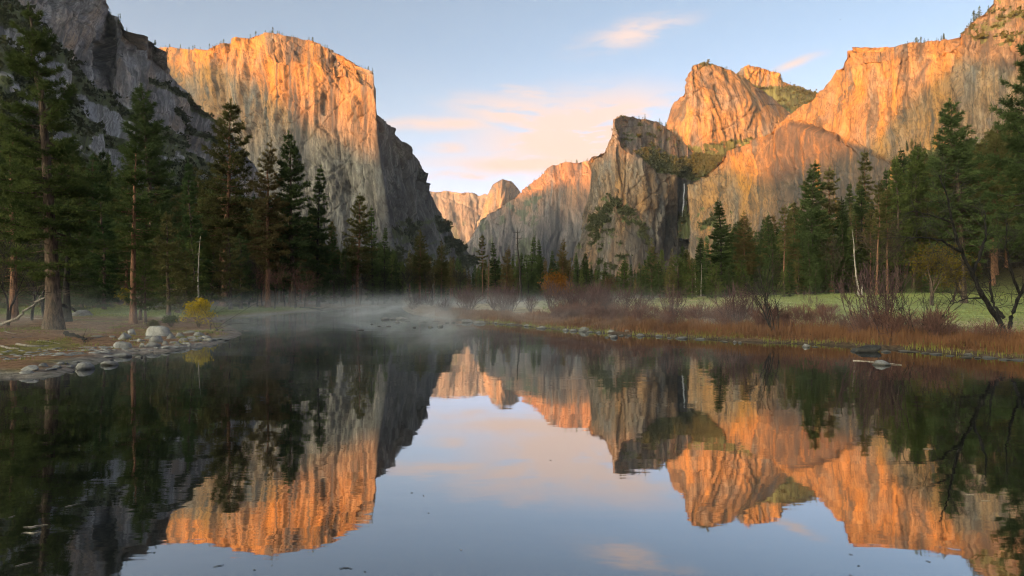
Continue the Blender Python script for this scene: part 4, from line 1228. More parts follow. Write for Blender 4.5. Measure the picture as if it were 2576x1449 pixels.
# ------------------------------------------------------------------ bare and leafy broadleaf trees
alder = [bare_tree(600 + v, 7.4, B_dark, 4, (0.25 - 0.2 * v, 0), 0.16, 3, 0.6, minr=0.012, twig_mat=B_redtwig) for v in range(3)]
for xx, yy, v, s, rz, lab in ((690, 776, 0, 1.05, 0.0, 'bare dark alder leaning over the water, first of the row from the olive pine'),
                              (716, 772, 1, 0.95, 1.2, 'bare dark-stemmed alder with a reddish twig crown in the leaning row'),
                              (742, 776, 2, 1.0, 2.5, 'bare alder bent low near the fallen black log'),
                              (765, 775, 0, 0.9, 0.5, 'bare alder at the water end of the leaning row'),
                              (648, 772, 1, 1.0, 4.0, 'bare upright alder beside the reddish gravel point'),
                              (800, 770, 2, 0.85, 3.1, 'small bare alder past the leaning row, nearest the misty bend')):
    x, y, z = gpt(xx, yy)
    thing('bare_alder', alder[v], (x, y, z), rz, (s, s, s), lab, 'tree')
greytree = [bare_tree(620 + v, 8.5, B_dark, 4, (0.1, 0), 0.12, 3, 0.6, minr=0.013, forks=2) for v in range(2)]
for i, (xx, Y, s) in enumerate(((20, 48, 0.8), (80, 56, 0.8), (110, 62, 0.9), (600, 110, 1.0), (625, 118, 1.1), (660, 128, 0.9), (860, 140, 1.0), (905, 150, 0.9), (950, 160, 1.0), (1035, 150, 1.0), (1090, 150, 0.9), (1150, 150, 1.0))):
    thing('bare_tree', greytree[i % 2], at_dist(xx, Y), i * 1.7, (s, s, s), 'grey leafless small tree ' + ('among dead twigs behind the thick-trunked shaggy pine' if i < 3 else 'at the forest edge by the misty river'), 'tree', 'leafless undergrowth ' + ('near the shaggy pine' if i < 3 else 'by the misty river'))
greyb = [bare_tree(640 + v, 14, B_brown, 4, (0.06, 0), 0.14, 3, 0.5, minr=0.02) for v in range(2)]
for i, (xx, Y, s) in enumerate(((2190, 128, 1.0), (2215, 132, 1.1), (2255, 128, 0.9), (1930, 155, 0.7), (2100, 140, 0.8), (1675, 165, 0.8))):
    thing('bare_tree', greyb[i % 2], at_dist(xx, Y), i * 1.3, (s, s, s), 'tall leafless brown tree in front of the meadow forest', 'tree', 'leafless trees along the meadow')

def leafy(name, seed, xx, Y, h, leaf, lab, lsize=0.22, n_per=4, lsp=0.35, r=None, sx_=1.0):
    parts = bare_tree(seed, h * 0.62, B_brown, 4, (0.03, 0), r or h * 0.022, 4, 0.62, leaf, n_per, lsp, lsize, 0.012, 0.10)
    thing(name, parts, at_dist(xx, Y), 0.4, (sx_, sx_, 1), lab, 'tree')


leafy('autumn_oak', 651, 1395, 132, 8.0, F_orange, 'round rust-orange leafy tree at the edge of the forest behind the thicket', 0.26, 4, 0.45, sx_=1.25)
leafy('autumn_oak', 652, 1535, 110, 7.2, F_brown, 'domed bare tree with a faded brown leafy top above the russet sedge', 0.16, 2, 0.25, sx_=1.1)
leafy('golden_maple', 653, 2345, 72, 11.0, F_gold, 'golden leafed tree with thin branches in front of the dark meadow forest', 0.17, 3, 0.32)
leafy('golden_maple', 654, 2395, 80, 8.5, F_gold, 'lower yellowish leafed tree beside the grey trunk on the green meadow', 0.17, 3, 0.32)
place_pole('snag', 49, 2425, 752, 620, 78, 0.35, 0.0, B_brown, 'stout grey brown trunk on the green meadow behind the bare oak', 6)

# the bare oak on the grassy bank: measured limbs, then random twigs
bx, by, bz = gpt(2527, 848)


def oakpt(x, y, dy=0.0):
    Y = by + dy
    return np.array([(x * K - CX) / F * Y, Y, H + (HY - y * K) / F * Y])


limbs = [([(2530, 852, 0), (2514, 805, 0), (2472, 748, -0.3), (2446, 690, -0.4), (2420, 635, -0.6), (2396, 560, -0.6), (2384, 500, -0.8), (2362, 440, -0.9)], 0.15, 0.02),
         ([(2536, 852, 0), (2546, 790, 0.3), (2566, 740, 0.6), (2592, 690, 0.8), (2612, 610, 1.0), (2618, 540, 1.2)], 0.12, 0.02),
         ([(2526, 800, 0.1), (2502, 772, 0.4), (2492, 730, 0.7), (2490, 690, 1.0)], 0.10, 0.03),
         ([(2446, 690, -0.4), (2466, 640, 0.0), (2480, 590, 0.5), (2476, 530, 0.8)], 0.09, 0.02),
         ([(2420, 635, -0.6), (2370, 606, -1.2), (2318, 596, -1.6), (2280, 600, -2.0)], 0.07, 0.015),
         ([(2396, 560, -0.6), (2350, 545, -1.0), (2300, 530, -1.3)], 0.05, 0.012),
         ([(2566, 740, 0.6), (2545, 690, 0.2), (2530, 620, 0.0), (2535, 560, -0.2)], 0.08, 0.02),
         ([(2472, 748, -0.3), (2430, 752, -0.8), (2392, 765, -1.2)], 0.04, 0.01)]
rng = rnd(71)
tubes, twigs = [], []
org = np.array([bx, by, bz])
for pts, ra, rb in limbs:
    P = np.array([oakpt(*p) for p in pts]) - org
    u = np.linspace(0, 1, len(P)); uu = np.linspace(0, 1, 4 * len(P))
    P = np.stack([np.interp(uu, u, P[:, k]) for k in range(3)], -1); P[1:-1] += rng.normal(0, 0.02, P[1:-1].shape)
    tubes.append(path_tube(P, np.linspace(ra, rb, len(P)) * (1 + 0.12 * rng.normal(size=len(P))), 8))
    for j in range(len(P) // 4, len(P), 1):
        d = unit(P[min(j + 1, len(P) - 1)] - P[j - 1] + rng.normal(0, 0.35, 3) * 0.6)
        d = unit(d + rng.normal(0, 0.7, 3))
        grow(rng, P[j], d, rng.uniform(0.5, 1.1), 0.022, 2, twigs, 0.35, 3, 0.6, 0.66, 0.02, 0.006)
V, Q = join(tubes)
thing('bare_oak', [('trunk', mesh('trunk', V, Q, mat=B_char, smooth=True)), ('branches', seg_mesh('branches', twigs, B_dark))], (bx, by, bz), 0, (1, 1, 1),
      'leafless black-barked oak with forked trunk leaning out over the grassy bank', 'tree')

# yellow and green bushes
def bush(name, seed, xx, yy, h, wdt, leaf, lab, lsize, n_per=5):
    rng = rnd(seed); segs, tips = [], []
    for s in range(16):
        a = rng.uniform(0, 6.283); d = np.array([math.cos(a) * wdt, math.sin(a) * wdt, 1.0]) * 1.0
        d = d * rng.uniform(0.5, 1) + np.array([0, 0, 0.3]); d /= np.linalg.norm(d)
        grow(rng, np.array([0, 0, -0.05]), d, h * 0.5, 0.02, 2, segs, 0.2, 3, 0.5, 0.6, 0.12, 0.005, tips)
    x, y, z = gpt(xx, yy)
    thing(name, [('stems', seg_mesh('stems', segs, B_brown)), ('crown', leaf_mesh('crown', rng, tips, leaf, n_per, h * 0.06, lsize))], (x, y, z), 0, (1, 1, 1), lab, 'bush')


bush('yellow_bush', 661, 500, 826, 2.0, 0.5, F_yellow, 'bright yellow autumn bush at the water edge beside the boulder point', 0.11, 7)
bush('yellow_bush', 662, 302, 768, 2.8, 0.8, F_yellow, 'bright yellow bush in the grassy glade between the trunks', 0.2, 9)
bush('green_bush', 663, 430, 822, 0.9, 0.8, F_mid, 'low dark green bush between the boulder pile and the yellow bush', 0.10, 3)
bush('green_bush', 664, 385, 826, 0.6, 0.9, F_olive, 'low olive shrub over the pale boulders', 0.09, 3)

# willows and dogwood
WIL = [willow(700 + v, 2.6, (16, 10, 22, 13, 18, 8, 24, 14)[v], B_willow, (0.42, 0.3, 0.55, 0.7, 0.38, 0.5, 0.62, 0.25)[v]) for v in range(8)]
WIL_R = [willow(710 + v, 1.6, 20, B_redtwig, 0.55) for v in range(3)]
WIL_S = [willow(720 + v, 2.8, 7, B_dark, 0.5) for v in range(2)]
rng = rnd(12)
singles = [(1690, 812, 1.05, 'W', 'bare purple willow standing alone before the pale meadow, upright and narrow'), (1850, 826, 1.1, 'W', 'rounded bare willow on the bank between the narrow upright one and the spreading one'),
           (1955, 838, 1.25, 'S', 'spreading dark-stemmed willow with one long low limb on the russet bank'), (2165, 842, 1.25, 'W', 'tall bare willow on the bank, smaller of the joined pair'),
           (2228, 846, 1.35, 'W', 'widest bare purple willow on the bank, joined with its tall neighbour'), (2312, 850, 1.0, 'S', 'sparse open-stemmed willow at the corner of the green meadow'),
           (1760, 806, 0.6, 'W', 'small reddish bare willow low in the russet sedge'), (1900, 800, 0.8, 'W', 'bare willow standing back behind the spreading one'),
           (2045, 790, 0.8, 'W', 'grey bare willow in the hazy middle of the meadow'), (1600, 806, 0.95, 'W', 'dense bare willow at the start of the russet sedge')]
for xx, yy, s, k, lab in singles:
    x, y, z = gpt(xx, yy)
    thing('willow_shrub', (WIL if k == 'W' else WIL_S)[int(xx) % (8 if k == 'W' else 2)], (x, y, z), rng.uniform(0, 6.28), (s * 1.05, s * 1.05, s), lab, 'shrub')
for i in range(46):                                             # the thicket at the bend
    xx = rng.uniform(1015, 1570); yy = np.interp(xx, [1010, 1100, 1250, 1400, 1570], [776, 790, 796, 806, 806]) - rng.uniform(0, 26)
    x, y, z = gpt(xx, yy)
    if float(river_sdf(np.array([x]), np.array([y]))[0]) < 1.0: continue
    s = rng.uniform(0.5, 1.35)
    thing('willow_shrub', WIL[i % 8], (x, y, z), rng.uniform(0, 6.28), (s * rng.uniform(0.9, 1.5), s * 1.2, s), ('head-high ' if s > 1.05 else 'waist-high ' if s < 0.75 else 'middling ') + ('dense', 'thin upright', 'bushy', 'wide spreading', 'rounded', 'sparse', 'sprawling', 'narrow')[i % 8] + ' purple bare willow in the thicket at the river bend', 'shrub', 'willows of the river bend thicket')
for i in range(64):
    xx = 1400 + 1120 * rng.uniform(0, 1) ** 1.5; yy = np.interp(xx, [1420, 1700, 2000, 2300, 2520], [812, 822, 838, 856, 872]) - rng.uniform(0, 14)
    x, y, z = gpt(xx, yy); s = rng.uniform(0.45, 1.0)
    thing('dogwood_shrub', WIL_R[i % 3], (x, y, z), rng.uniform(0, 6.28), (s * 1.3, s * 1.3, s), ('knee-high ' if s < 0.7 else 'waist-high ') + ('domed', 'fan-shaped', 'ragged')[i % 3] + ' reddish leafless shrub in the russet sedge along the bank', 'shrub', 'low red shrubs along the bank')
for i in range(22):
    xx = rng.uniform(1600, 2150); yy = rng.uniform(786, 806)
    x, y, z = gpt(xx, yy); s = rng.uniform(0.4, 0.7)
    thing('dogwood_shrub', WIL_R[i % 3], (x, y, z), rng.uniform(0, 6.28), (s * 1.3, s * 1.3, s), ('tiny ' if s < 0.55 else 'low ') + ('domed', 'fan-shaped', 'ragged')[i % 3] + ' pinkish leafless shrub scattered over the pale meadow', 'shrub', 'low shrubs on the pale meadow')

# ------------------------------------------------------------------ grasses
def grass(name, n, xr, yr, dr, h, wd, mat, label, seed, near=1.0, cond=None, lean=0.35):
    rng = rnd(seed)
    yy = yr[0] + (yr[1] - yr[0]) * rng.uniform(0, 1, n * 8) ** near
    xx = rng.uniform(xr[0], xr[1], n * 8)
    vis = np.abs(xx) < yy * 0.80 + 3
    xx, yy = xx[vis], yy[vis]
    d = river_sdf(xx, yy)
    ok = (d > dr[0]) & (d < dr[1] + 1.5 * perlin(xx / 4, yy / 4, xx * 0, seed))
    if cond is not None: ok &= cond(xx, yy, d)
    xx, yy = xx[ok][:n], yy[ok][:n]
    z = ground_z(xx, yy)
    m_ = len(xx)
    hh = h * rng.uniform(0.45, 1.15, m_) * np.clip(0.72 + 0.75 * perlin(xx / 1.7, yy / 1.3, xx * 0, seed + 1), 0.25, 1.3)
    a = rng.uniform(0, 6.283, m_); ww = wd * (0.6 + yy / 60)
    ll = hh * rng.uniform(0, lean, m_); b = rng.uniform(0, 6.283, m_)
    P = np.stack([xx, yy, z - 0.03], -1); S = np.stack([np.cos(a), np.sin(a), a * 0], -1) * ww[:, None] * 0.5
    mid = P + np.stack([np.cos(b) * ll * 0.35, np.sin(b) * ll * 0.35, hh * 0.6], -1)
    tip = P + np.stack([np.cos(b) * ll, np.sin(b) * ll, hh], -1)
    V = np.stack([P - S, P + S, mid + S * 0.7, mid - S * 0.7, tip], 1).reshape(-1, 3)
    o = np.arange(m_)[:, None] * 5
    Q = o + np.array([[0, 1, 2, 3]]); T = o + np.array([[3, 2, 4]])
    tag(obj(name, mesh(name, V, Q, T, mat=mat)), label, 'grass', kind='stuff')


grass('sedge', 60000, (-12, 60), (25, 120), (0.6, 6.0), 0.74, 0.034, F_sedge, 'russet brown sedge along the far bank', 1, 1.3, lambda x, y, d: x > -9 + (y < 60) * 6)
grass('bank_grass', 13000, (-8, 45), (25, 70), (0.05, 1.5), 0.36, 0.028, F_bank, 'yellow green grass at the water edge below the sedge', 2, 1.0, lambda x, y, d: (x > -4) & (perlin(x / 2.6, y / 2.6, x * 0, 62) > -0.12))
grass('meadow_grass', 42000, (0, 130), (34, 150), (5.0, 90), 0.26, 0.05, F_meadow, 'short grass of the open meadow', 3, 1.2, lambda x, y, d: x > 4)
grass('litter_grass', 6000, (-32, -6), (20, 60), (0.6, 30), 0.20, 0.025, F_bank, 'thin grass tufts scattered on the needle-strewn bank', 4, 1.0, lambda x, y, d: perlin(x / 1.6, y / 1.6, x * 0, 61) > 0.22)
grass('glade_grass', 6000, (-75, -28), (66, 125), (2, 90), 0.25, 0.05, F_bank, 'green grass of the glade between the trunks', 5, 1.0)

# ------------------------------------------------------------------ rocks
def rock_mesh(seed, mat, flat=1.0):
    rng = rnd(seed)
    nu, nv = 22, 13
    th = np.linspace(0, 2 * math.pi, nu, endpoint=False); ph = np.linspace(0.0, math.pi, nv)
    TH, PH = np.meshgrid(th, ph)
    D = np.stack([np.cos(TH) * np.sin(PH), np.sin(TH) * np.sin(PH), np.cos(PH)], -1)
    r = 1 + 0.22 * fbm(D[..., 0] * 1.3, D[..., 1] * 1.3, D[..., 2] * 1.3, 3, seed)
    P = D * r[..., None]
    for _ in range(14):                                         # knock flat facets off
        n = unit(rng.normal(size=3)); o = rng.uniform(0.5, 0.9)
        ex = np.maximum(0, P @ n - o); P = P - ex[..., None] * n * 0.96
    P = P * np.array([1, 0.8, 0.62 * flat])
    i = np.arange(nv - 1)[:, None] * nu; k = np.arange(nu)[None]
    Q = np.stack([i + k, i + nu + k, i + nu + (k + 1) % nu, i + (k + 1) % nu], -1).reshape(-1, 4)
    return mesh('rock', P.reshape(-1, 3), Q, mat=mat, smooth=False)


ROCK = [rock_mesh(800 + v, M_rock) for v in range(5)]
ROCKP = [rock_mesh(810 + v, M_rock_pale) for v in range(4)]
ROCKD = [rock_mesh(820 + v, M_rock_dark) for v in range(2)]


def rock(x, y, wpx, hpx, label, group=None, kind='g', ground=True, seed=[0]):
    """x, y (bottom) and size in 2576-wide photograph pixels"""
    seed[0] += 1
    rng = rnd(9000 + seed[0])
    X, Y, Z = gpt(x, y)
    w_ = max(0.07, 1.0 * wpx * K / F * Y); h_ = max(0.05, 1.05 * hpx * K / F * Y)
    me = {'g': ROCK, 'p': ROCKP, 'd': ROCKD}[kind]
    me = me[int(rng.integers(0, len(me)))]
    o = obj('rock', me, None, (X, Y + w_ * 0.25, max(Z, 0) + h_ * 0.10), (rng.uniform(-0.12, 0.12), rng.uniform(-0.12, 0.12), rng.uniform(-0.4, 0.4) + (math.pi if rng.uniform() < 0.5 else 0)),
            (w_ * 0.56, w_ * 0.6, h_ * 1.25))
    return tag(o, label, 'rock', group)


L4 = lambda zx, zy: (zx / 4.0, zy / 4.0 + 713.5)
pile = [(1235, 575, 150, 95, 'p', 'pale rounded boulder at the near end of the boulder pile'), (1320, 505, 90, 70, 'p', 'pointed pale rock behind the rounded pale boulder'),
        (1545, 535, 230, 110, 'p', 'largest pale angular boulder on top of the boulder pile'), (1200, 655, 165, 70, 'p', 'sloping pale boulder at the waterline in front of the pile')]
for zx, zy, w_, h_, k, lab in pile: rock(*L4(zx, zy), w_ / 4, h_ / 4, lab, None, k)
for zx, zy, w_, h_, k in [(1570, 595, 150, 80, 'g'), (1605, 525, 120, 55, 'g'), (1690, 515, 90, 45, 'g'), (1800, 535, 120, 45, 'g'), (1830, 585, 110, 60, 'g'), (1420, 650, 80, 50, 'g'), (1530, 640, 150, 60, 'g'), (1650, 612, 80, 40, 'g'),
                          (1890, 505, 120, 40, 'g'), (1990, 525, 130, 40, 'g'), (1745, 598, 100, 30, 'g'), (1650, 662, 120, 25, 'g'), (1345, 592, 100, 18, 'p'), (1480, 525, 60, 45, 'g'), (1920, 555, 110, 40, 'g'), (2050, 552, 120, 40, 'g'),
                          (2100, 575, 130, 36, 'g'), (1960, 585, 120, 30, 'g'), (1870, 610, 100, 30, 'g'), (1700, 560, 90, 50, 'g'), (1480, 575, 100, 50, 'g'), (1400, 590, 90, 45, 'g'), (1780, 620, 110, 25, 'g'), (2010, 560, 90, 30, 'g'), (2180, 560, 100, 25, 'g')]:
    rock(*L4(zx, zy), w_ / 4, h_ / 4, 'grey stone heaped in the boulder pile on the point', 'stones of the boulder pile', k)
for zx, zy, w_, h_, k in [(1120, 538, 70, 25, 'g'), (950, 528, 120, 22, 'g'), (1070, 745, 110, 20, 'p'), (1390, 748, 100, 24, 'g'), (430, 835, 90, 38, 'g'), (600, 812, 120, 28, 'g'), (690, 845, 90, 32, 'g'), (550, 848, 100, 38, 'g'), (260, 908, 140, 30, 'g'), (480, 870, 120, 24, 'g'), (760, 800, 70, 20, 'g'), (2230, 562, 140, 20, 'g')]:
    rock(*L4(zx, zy), w_ / 4, h_ / 4, 'low grey stone lying in the shallows by the shingle', 'stones in the shallows by the shingle', k)
rock(*L4(1215, 745), 190 / 4, 60 / 4, 'broad dark grey boulder half sunk off the boulder point', None, 'g')
rock(*L4(1105, 828), 180 / 4, 48 / 4, 'lens-shaped grey rock lying alone in the shallows', None, 'g')
rock(*L4(800, 868), 190 / 4, 82 / 4, 'high-backed dark grey boulder at the end of the shingle', None, 'g')
rock(*L4(280, 885), 165 / 4, 50 / 4, 'smooth pale boulder in the shallow brown water', None, 'p')
rng = rnd(31)
for i in range(70):                                             # flat cobbles of the shingle strip
    zx = rng.uniform(0, 1150); zy = np.interp(zx, [0, 500, 1150], [735, 705, 668]) + rng.uniform(-40, 35)
    rock(*L4(zx, zy), rng.uniform(40, 130) / 4, rng.uniform(9, 18) / 4, 'flat grey cobble in the shingle strip along the water', 'cobbles of the shingle strip', 'g' if rng.uniform() < 0.7 else 'p')
for i in range(26):
    zx = rng.uniform(1250, 2330); zy = np.interp(zx, [1250, 1700, 2330], [680, 655, 560]) + rng.uniform(-14, 14)
    rock(*L4(zx, zy), rng.uniform(30, 90) / 4, rng.uniform(8, 16) / 4, 'small flat stone at the water line of the boulder point', 'stones at the boulder point waterline', 'g' if rng.uniform() < 0.6 else 'p')
R4 = lambda zx, zy: (zx / 4.0 + 1372, zy / 4.0 + 640.3)
for zx, zy, w_, h_, k in [(205, 768, 60, 25, 'p'), (285, 775, 80, 20, 'p'), (530, 792, 60, 22, 'p'), (660, 782, 70, 26, 'p'), (690, 842, 90, 42, 'g'), (765, 822, 60, 15, 'p'), (850, 820, 50, 13, 'p'), (820, 778, 40, 25, 'g'), (1150, 828, 80, 22, 'p'),
                          (1370, 853, 180, 20, 'g'), (1560, 862, 120, 16, 'p'), (1820, 886, 60, 16, 'p'), (1910, 888, 40, 22, 'p'), (1960, 891, 35, 18, 'p'), (1790, 877, 50, 12, 'g'), (620, 838, 50, 18, 'g'), (1250, 845, 70, 14, 'g'), (450, 785, 60, 20, 'g')]:
    rock(*R4(zx, zy), w_ / 4, h_ / 4, 'pale stone along the dark foot of the russet bank', 'stones along the russet bank', k)
rock(*R4(385, 778), 30, 17, 'large dark grey boulder under the overhanging russet sedge', None, 'g')
rock(*R4(970, 823), 25, 7.5, 'broad flat whitish stone at the foot of the russet bank', None, 'p')
Q4 = lambda zx, zy: (zx / 4.0 + 1932, zy / 4.0 + 713.5)
rock(*Q4(1030, 690), 62, 26, 'glistening black boulder at the grassy water edge', None, 'd')
rock(*Q4(900, 685), 34, 9, 'low black stone trailing off the glistening black boulder', None, 'd')
rock(*Q4(1195, 828), 50, 14, 'pale oval rock lying alone in the river with a stick across it', None, 'p')
rock(*Q4(395, 642), 25, 12, 'pale angular rock beside a grass tussock at the water', None, 'p')
rock(*Q4(2040, 728), 27, 9, 'rounded grey rock at the edge of the yellow green grass', None, 'g')
for zx, zy, w_, h_, k in [(1450, 692, 200, 20, 'g'), (1700, 715, 130, 16, 'g'), (2250, 757, 150, 20, 'g'), (2400, 772, 120, 15, 'g'), (1200, 692, 90, 25, 'g'), (1600, 705, 90, 18, 'g'), (1850, 735, 100, 16, 'g'), (2000, 748, 110, 16, 'g'), (2130, 755, 90, 16, 'g'), (2530, 782, 120, 20, 'g'), (480, 640, 60, 10, 'p')]:
    rock(*Q4(zx, zy), w_ / 4, h_ / 4, 'wet flat grey stone below the yellow green grass', 'stones below the yellow green grass', k)
C4 = lambda zx, zy: (zx / 4.0 + 823, zy / 4.0 + 713.5)
for zx, zy, w_, h_, k in [(570, 365, 90, 30, 'g'), (655, 365, 80, 30, 'g'), (750, 366, 130, 46, 'g'), (1205, 396, 50, 15, 'g'), (1270, 396, 40, 12, 'd'), (1040, 442, 60, 20, 'g'), (1140, 437, 70, 36, 'g'), (450, 412, 30, 12, 'g'), (870, 446, 40, 12, 'g'), (1420, 392, 150, 36, 'g'),
                          (1530, 402, 130, 42, 'g'), (1740, 412, 80, 12, 'p'), (1850, 412, 110, 13, 'p'), (2020, 432, 70, 20, 'p'), (2160, 452, 120, 25, 'p'), (2400, 472, 60, 22, 'p'), (2480, 472, 60, 16, 'p'), (320, 472, 80, 12, 'g'), (1700, 402, 60, 20, 'g'), (620, 432, 60, 12, 'g'), (520, 432, 50, 10, 'g'), (800, 380, 60, 16, 'g'),
                          (940, 385, 120, 10, 'p'), (1090, 380, 90, 10, 'g'), (1330, 412, 90, 10, 'p'), (700, 395, 60, 12, 'g')]:
    rock(*C4(zx, zy), w_ / 4, h_ / 4, 'small stone breaking the water in the shallow riffle', 'stones of the shallow riffle', k)
rock(195, 795, 48, 22, 'big slanting grey slab behind the thick-trunked shaggy pine', None, 'g')

# ------------------------------------------------------------------ fallen wood
def stick(name, pts, ra, rb, mat, label, group=None, ground=True, sides=6, forks=0, seed=1, lift=0.0):
    rng = rnd(seed)
    W = []
    for p in pts:
        if len(p) == 3: W.append(oak_at(p))
        else:
            X, Y, Z = gpt(*p); W.append(np.array([X, Y, max(Z, 0.0) + ra * 0.6 + lift]))
    W = np.array(W); org = W[0].copy(); W = W - org
    u = np.linspace(0, 1, len(W)); uu = np.linspace(0, 1, 5 * len(W))
    P = np.stack([np.interp(uu, u, W[:, k]) for k in range(3)], -1)
    ln = np.linalg.norm(W[-1]) + 0.1
    P[1:-1] += rng.normal(0, 0.008 * ln, P[1:-1].shape) * np.array([1, 1, 0.5])
    parts = [path_tube(P, np.linspace(ra, rb, len(P)), sides)]
    segs = []
    for f in range(forks):
        j = rng.integers(len(P) // 3, len(P))
        grow(rng, P[j], unit(P[-1] - P[0] + rng.normal(0, 0.6, 3) * ln), ln * 0.3, rb * 0.9, 1, segs, 0.3, 2, 0.5, 0.6, 0.05, 0.004)
    if segs:
        a = [np.array([s[i] for s in segs]) for i in range(4)]
        parts.append(tube_segments(*a, sides=3))
    V, Q = join(parts)
    return tag(obj(name, mesh(name, V, Q, mat=mat, smooth=True), None, tuple(org)), label, 'branch', group)


def oak_at(p):
    """(x, y, distance): a point in the air at a known distance"""
    x, y, Y = p
    return np.array([(x * K - CX) / F * Y, Y, H + (HY - y * K) / F * Y])


Yb = gpt(135, 828)[1]
stick('fallen_branch', [(0, 822), (45, 800, Yb - 0.6), (90, 760, Yb - 0.4), (124, 742, Yb - 0.3)], 0.10, 0.05, B_wood, 'long weathered limb propped against the thick trunk of the shaggy pine', forks=1)
stick('driftwood_log', [(160, 768, Yb + 0.4), (200, 786), (218, 796)], 0.13, 0.07, B_char, 'black driftwood log sliding off the slanting slab', seed=2)
stick('root_snag', [(165, 842), (185, 848), (218, 858)], 0.14, 0.05, B_char, 'black root-like stump on the needle litter', forks=3, seed=3)
stick('fallen_log', [(42, 869), (80, 871), (122, 869)], 0.07, 0.05, B_wood, 'grey half-buried log near the shingle', seed=4)
stick('fallen_log', [(0, 872), (24, 880), (48, 882)], 0.06, 0.04, B_wood, 'short bleached log by the grey half-buried one', seed=5)
stick('fallen_branch', [(520, 842), (545, 832), (556, 818, 50)], 0.05, 0.02, B_dark, 'dead dark branch reaching off the boulder point over the water', forks=4, seed=6)
stick('fallen_branch', [(530, 830), (531, 800, 52), (545, 770, 52)], 0.035, 0.01, B_dark, 'small dead sapling with forked twigs beside the yellow waterside bush', forks=6, seed=7)
stick('driftwood_log', [(560, 834), (600, 834), (630, 832)], 0.04, 0.02, B_wood, 'thin pale stick floating off the boulder point', seed=8)
stick('fallen_log', [(755, 775), (790, 778), (808, 781)], 0.16, 0.10, B_char, 'fallen black log at the foot of the leaning alders', forks=2, seed=9)
stick('driftwood_log', [(2146, 908), (2180, 910), (2268, 919.5)], 0.022, 0.014, B_pale, 'pale stick floating under the pale oval rock', seed=10)
stick('fallen_branch', [(2475, 858), (2500, 852), (2520, 838)], 0.045, 0.03, B_pale, 'pale curved root trailing from the bare oak', seed=11)
for i, (x0, y0, x1, y1) in enumerate(((30, 850, 80, 846), (95, 858, 150, 862), (230, 850, 270, 842), (60, 800, 130, 806), (180, 806, 250, 800), (255, 790, 320, 786), (120, 880, 170, 884), (10, 836, 40, 842))):
    stick('dead_twig', [(x0, y0), ((x0 + x1) / 2, (y0 + y1) / 2 + 1), (x1, y1)], 0.03, 0.012, B_wood, 'thin dead twig lying on the brown needle litter', 'twigs on the needle litter', seed=20 + i, sides=4)

# leaves and twigs afloat in the foreground
for i, (x, y, ln, a, pale) in enumerate(((1036, 1240, 9, 0.1, 0), (1066, 1247, 12, -0.7, 0), (1078, 1291, 7, 0, 0), (1160, 1384, 6, 0, 1), (550, 1424, 34, 0.35, 0), (870, 1430, 48, 0.05, 0), (640, 1434, 10, 0.2, 0), (918, 1438, 10, 0, 0), (90, 1324, 70, 0.3, 1), (80, 1340, 60, 0.1, 1),
                                         (180, 1272, 40, 0.6, 1), (2140, 1452, 12, -0.4, 0), (2160, 1534, 10, 0, 0), (2335, 1570, 16, -0.4, 0), (60, 1420, 50, 0.5, 1), (1385, 1158, 8, 0, 0), (2140, 1395, 14, -0.3, 0), (2480, 1260, 30, -0.1, 1), (2440, 1245, 26, -0.2, 1), (455, 1235, 8, 0.3, 1), (2335, 1130, 30, -0.1, 1), (30, 1300, 26, 0.9, 1))):
    if y > 1449: y = 1449 - (y - 1449) * 0.3
    X, Y = wpt(x, y)
    L_ = 0.75 * ln * K / F * Y
    rng = rnd(300 + i)
    n = 7
    P = np.stack([np.linspace(-0.5, 0.5, n) * L_, rng.normal(0, 0.06 * L_, n), np.full(n, 0.003)], -1)
    ca, sa = math.cos(a * 1.5), math.sin(a * 1.5)
    P[:, :2] = P[:, :2] @ np.array([[ca, sa], [-sa, ca]])
    V, Q = path_tube(P, np.full(n, max(0.003, 0.028 * L_)) * np.array([0.4, 0.8, 1, 1.2, 1, 0.8, 0.3]), 5)
    tag(obj('floating_twig', mesh('floating_twig', V, Q, mat=B_pale if pale else B_dark), None, (X, Y, 0.002)), ('pale' if pale else 'dark') + ' twig or leaf afloat on the still open water', 'twig', ('pale' if pale else 'dark') + ' flotsam on the still water')

# a bird over the right-hand wall
bY = 300.0
c0 = oak_at((2114, 50, bY))
bv = np.array([(-0.9, 0, -0.55), (-0.35, 0, 0.05), (0, 0.1, 0), (0.35, 0, 0.3), (0.95, 0, 0.8), (0.1, 0.35, 0.02), (-0.1, -0.35, 0.0), (0, 0, 0.09), (0, 0, -0.09), (-0.3, 0.25, 0.05), (0.4, 0.25, 0.3)], float)
bt = np.array([(0, 1, 9), (1, 2, 9), (2, 3, 10), (3, 4, 10), (5, 7, 6), (5, 6, 8), (1, 7, 2), (2, 7, 3), (1, 2, 8), (2, 3, 8), (5, 2, 7), (6, 7, 2)])
tag(obj('bird', mesh('bird', bv, tris=bt, mat=B_char), None, tuple(c0)), 'small dark bird gliding in the open sky beyond the golden wall', 'bird')

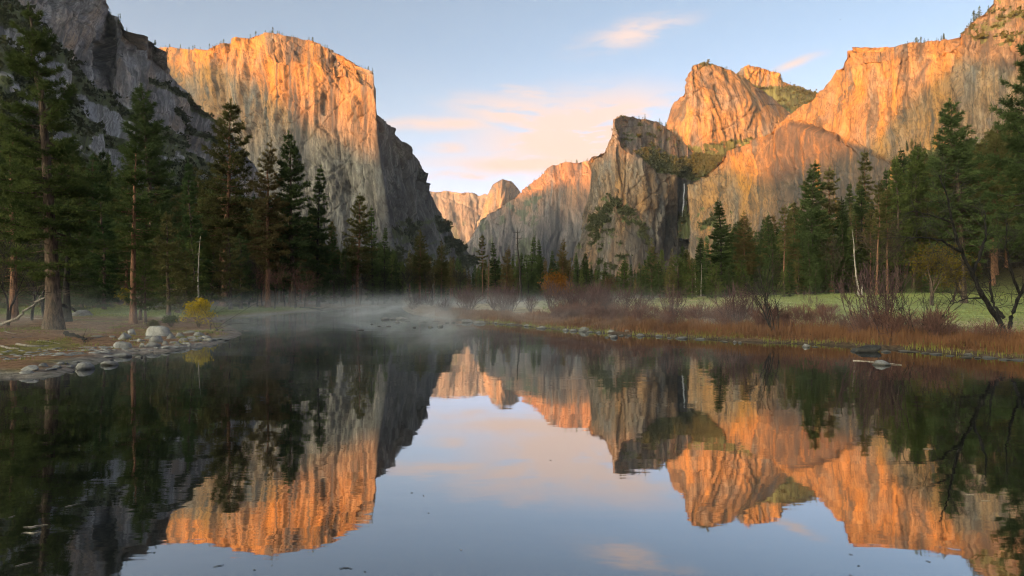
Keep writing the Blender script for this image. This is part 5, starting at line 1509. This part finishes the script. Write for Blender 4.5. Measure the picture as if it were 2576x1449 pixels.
# ------------------------------------------------------------------ air: river mist and valley haze
def box(name, lo, hi, mat):
    V = np.array([(x, y, z) for z in (lo[2], hi[2]) for y in (lo[1], hi[1]) for x in (lo[0], hi[0])], float)
    Q = np.array([(0, 2, 3, 1), (4, 5, 7, 6), (0, 1, 5, 4), (2, 6, 7, 3), (0, 4, 6, 2), (1, 3, 7, 5)])
    return obj(name, mesh(name, V, Q, mat=mat))


m, t, out = material('river_mist')
pos = t.n('ShaderNodeNewGeometry').outputs['Position']
s = t.n('ShaderNodeSeparateXYZ', i={0: pos})
n = t.noise(t.mapping(pos, (0.10, 0.045, 0.30)), 1.0, 5, 0.66, 1.2)
patch = t.ramp(n, 0.48, 0.66)
height = t.ramp(s.outputs[2], 4.2, 0.0)
height = t.math('POWER', height, 2.0)
axis_x = t.math('SUBTRACT', s.outputs[0], t.math('MULTIPLY', s.outputs[1], -0.06))
bell = t.math('MULTIPLY', t.ramp(t.math('ABSOLUTE', axis_x), 60.0, 4.0), t.math('MULTIPLY', t.ramp(s.outputs[1], 20.0, 46.0), t.ramp(s.outputs[1], 215.0, 150.0)))
bx_ = t.math('DIVIDE', t.math('SUBTRACT', s.outputs[0], 9.0), 30.0); by_ = t.math('DIVIDE', t.math('SUBTRACT', s.outputs[1], 50.0), 24.0)
bell2 = t.ramp(t.math('ADD', t.math('MULTIPLY', bx_, bx_), t.math('MULTIPLY', by_, by_)), 1.0, 0.0)
bell = t.math('MAXIMUM', bell, t.math('MULTIPLY', bell2, 0.95))
dens = t.math('MULTIPLY', t.math('MULTIPLY', t.math('ADD', patch, 0.06), height), t.math('MULTIPLY', bell, 0.042))
vol = t.n('ShaderNodeVolumePrincipled', i={'Color': (0.93, 0.94, 0.97, 1), 'Density': dens, 'Anisotropy': 0.1})
t.link(vol.outputs[0], out.inputs['Volume'])
tag(box('mist', (-72, 20, 0.03), (60, 218, 4.6), m), 'low white mist lying over the river bend', 'mist', kind='stuff')

m, t, out = material('valley_haze')
vol = t.n('ShaderNodeVolumePrincipled', i={'Color': (0.90, 0.93, 0.98, 1), 'Density': 0.000016, 'Anisotropy': 0.0})
t.link(vol.outputs[0], out.inputs['Volume'])
tag(box('haze', (-13000, -5200, -8), (13000, 15500, 2150), m), 'thin pale evening haze filling the valley', 'haze', kind='stuff')
cy.volume_step_rate = 1.0
cy.volume_max_steps = 96
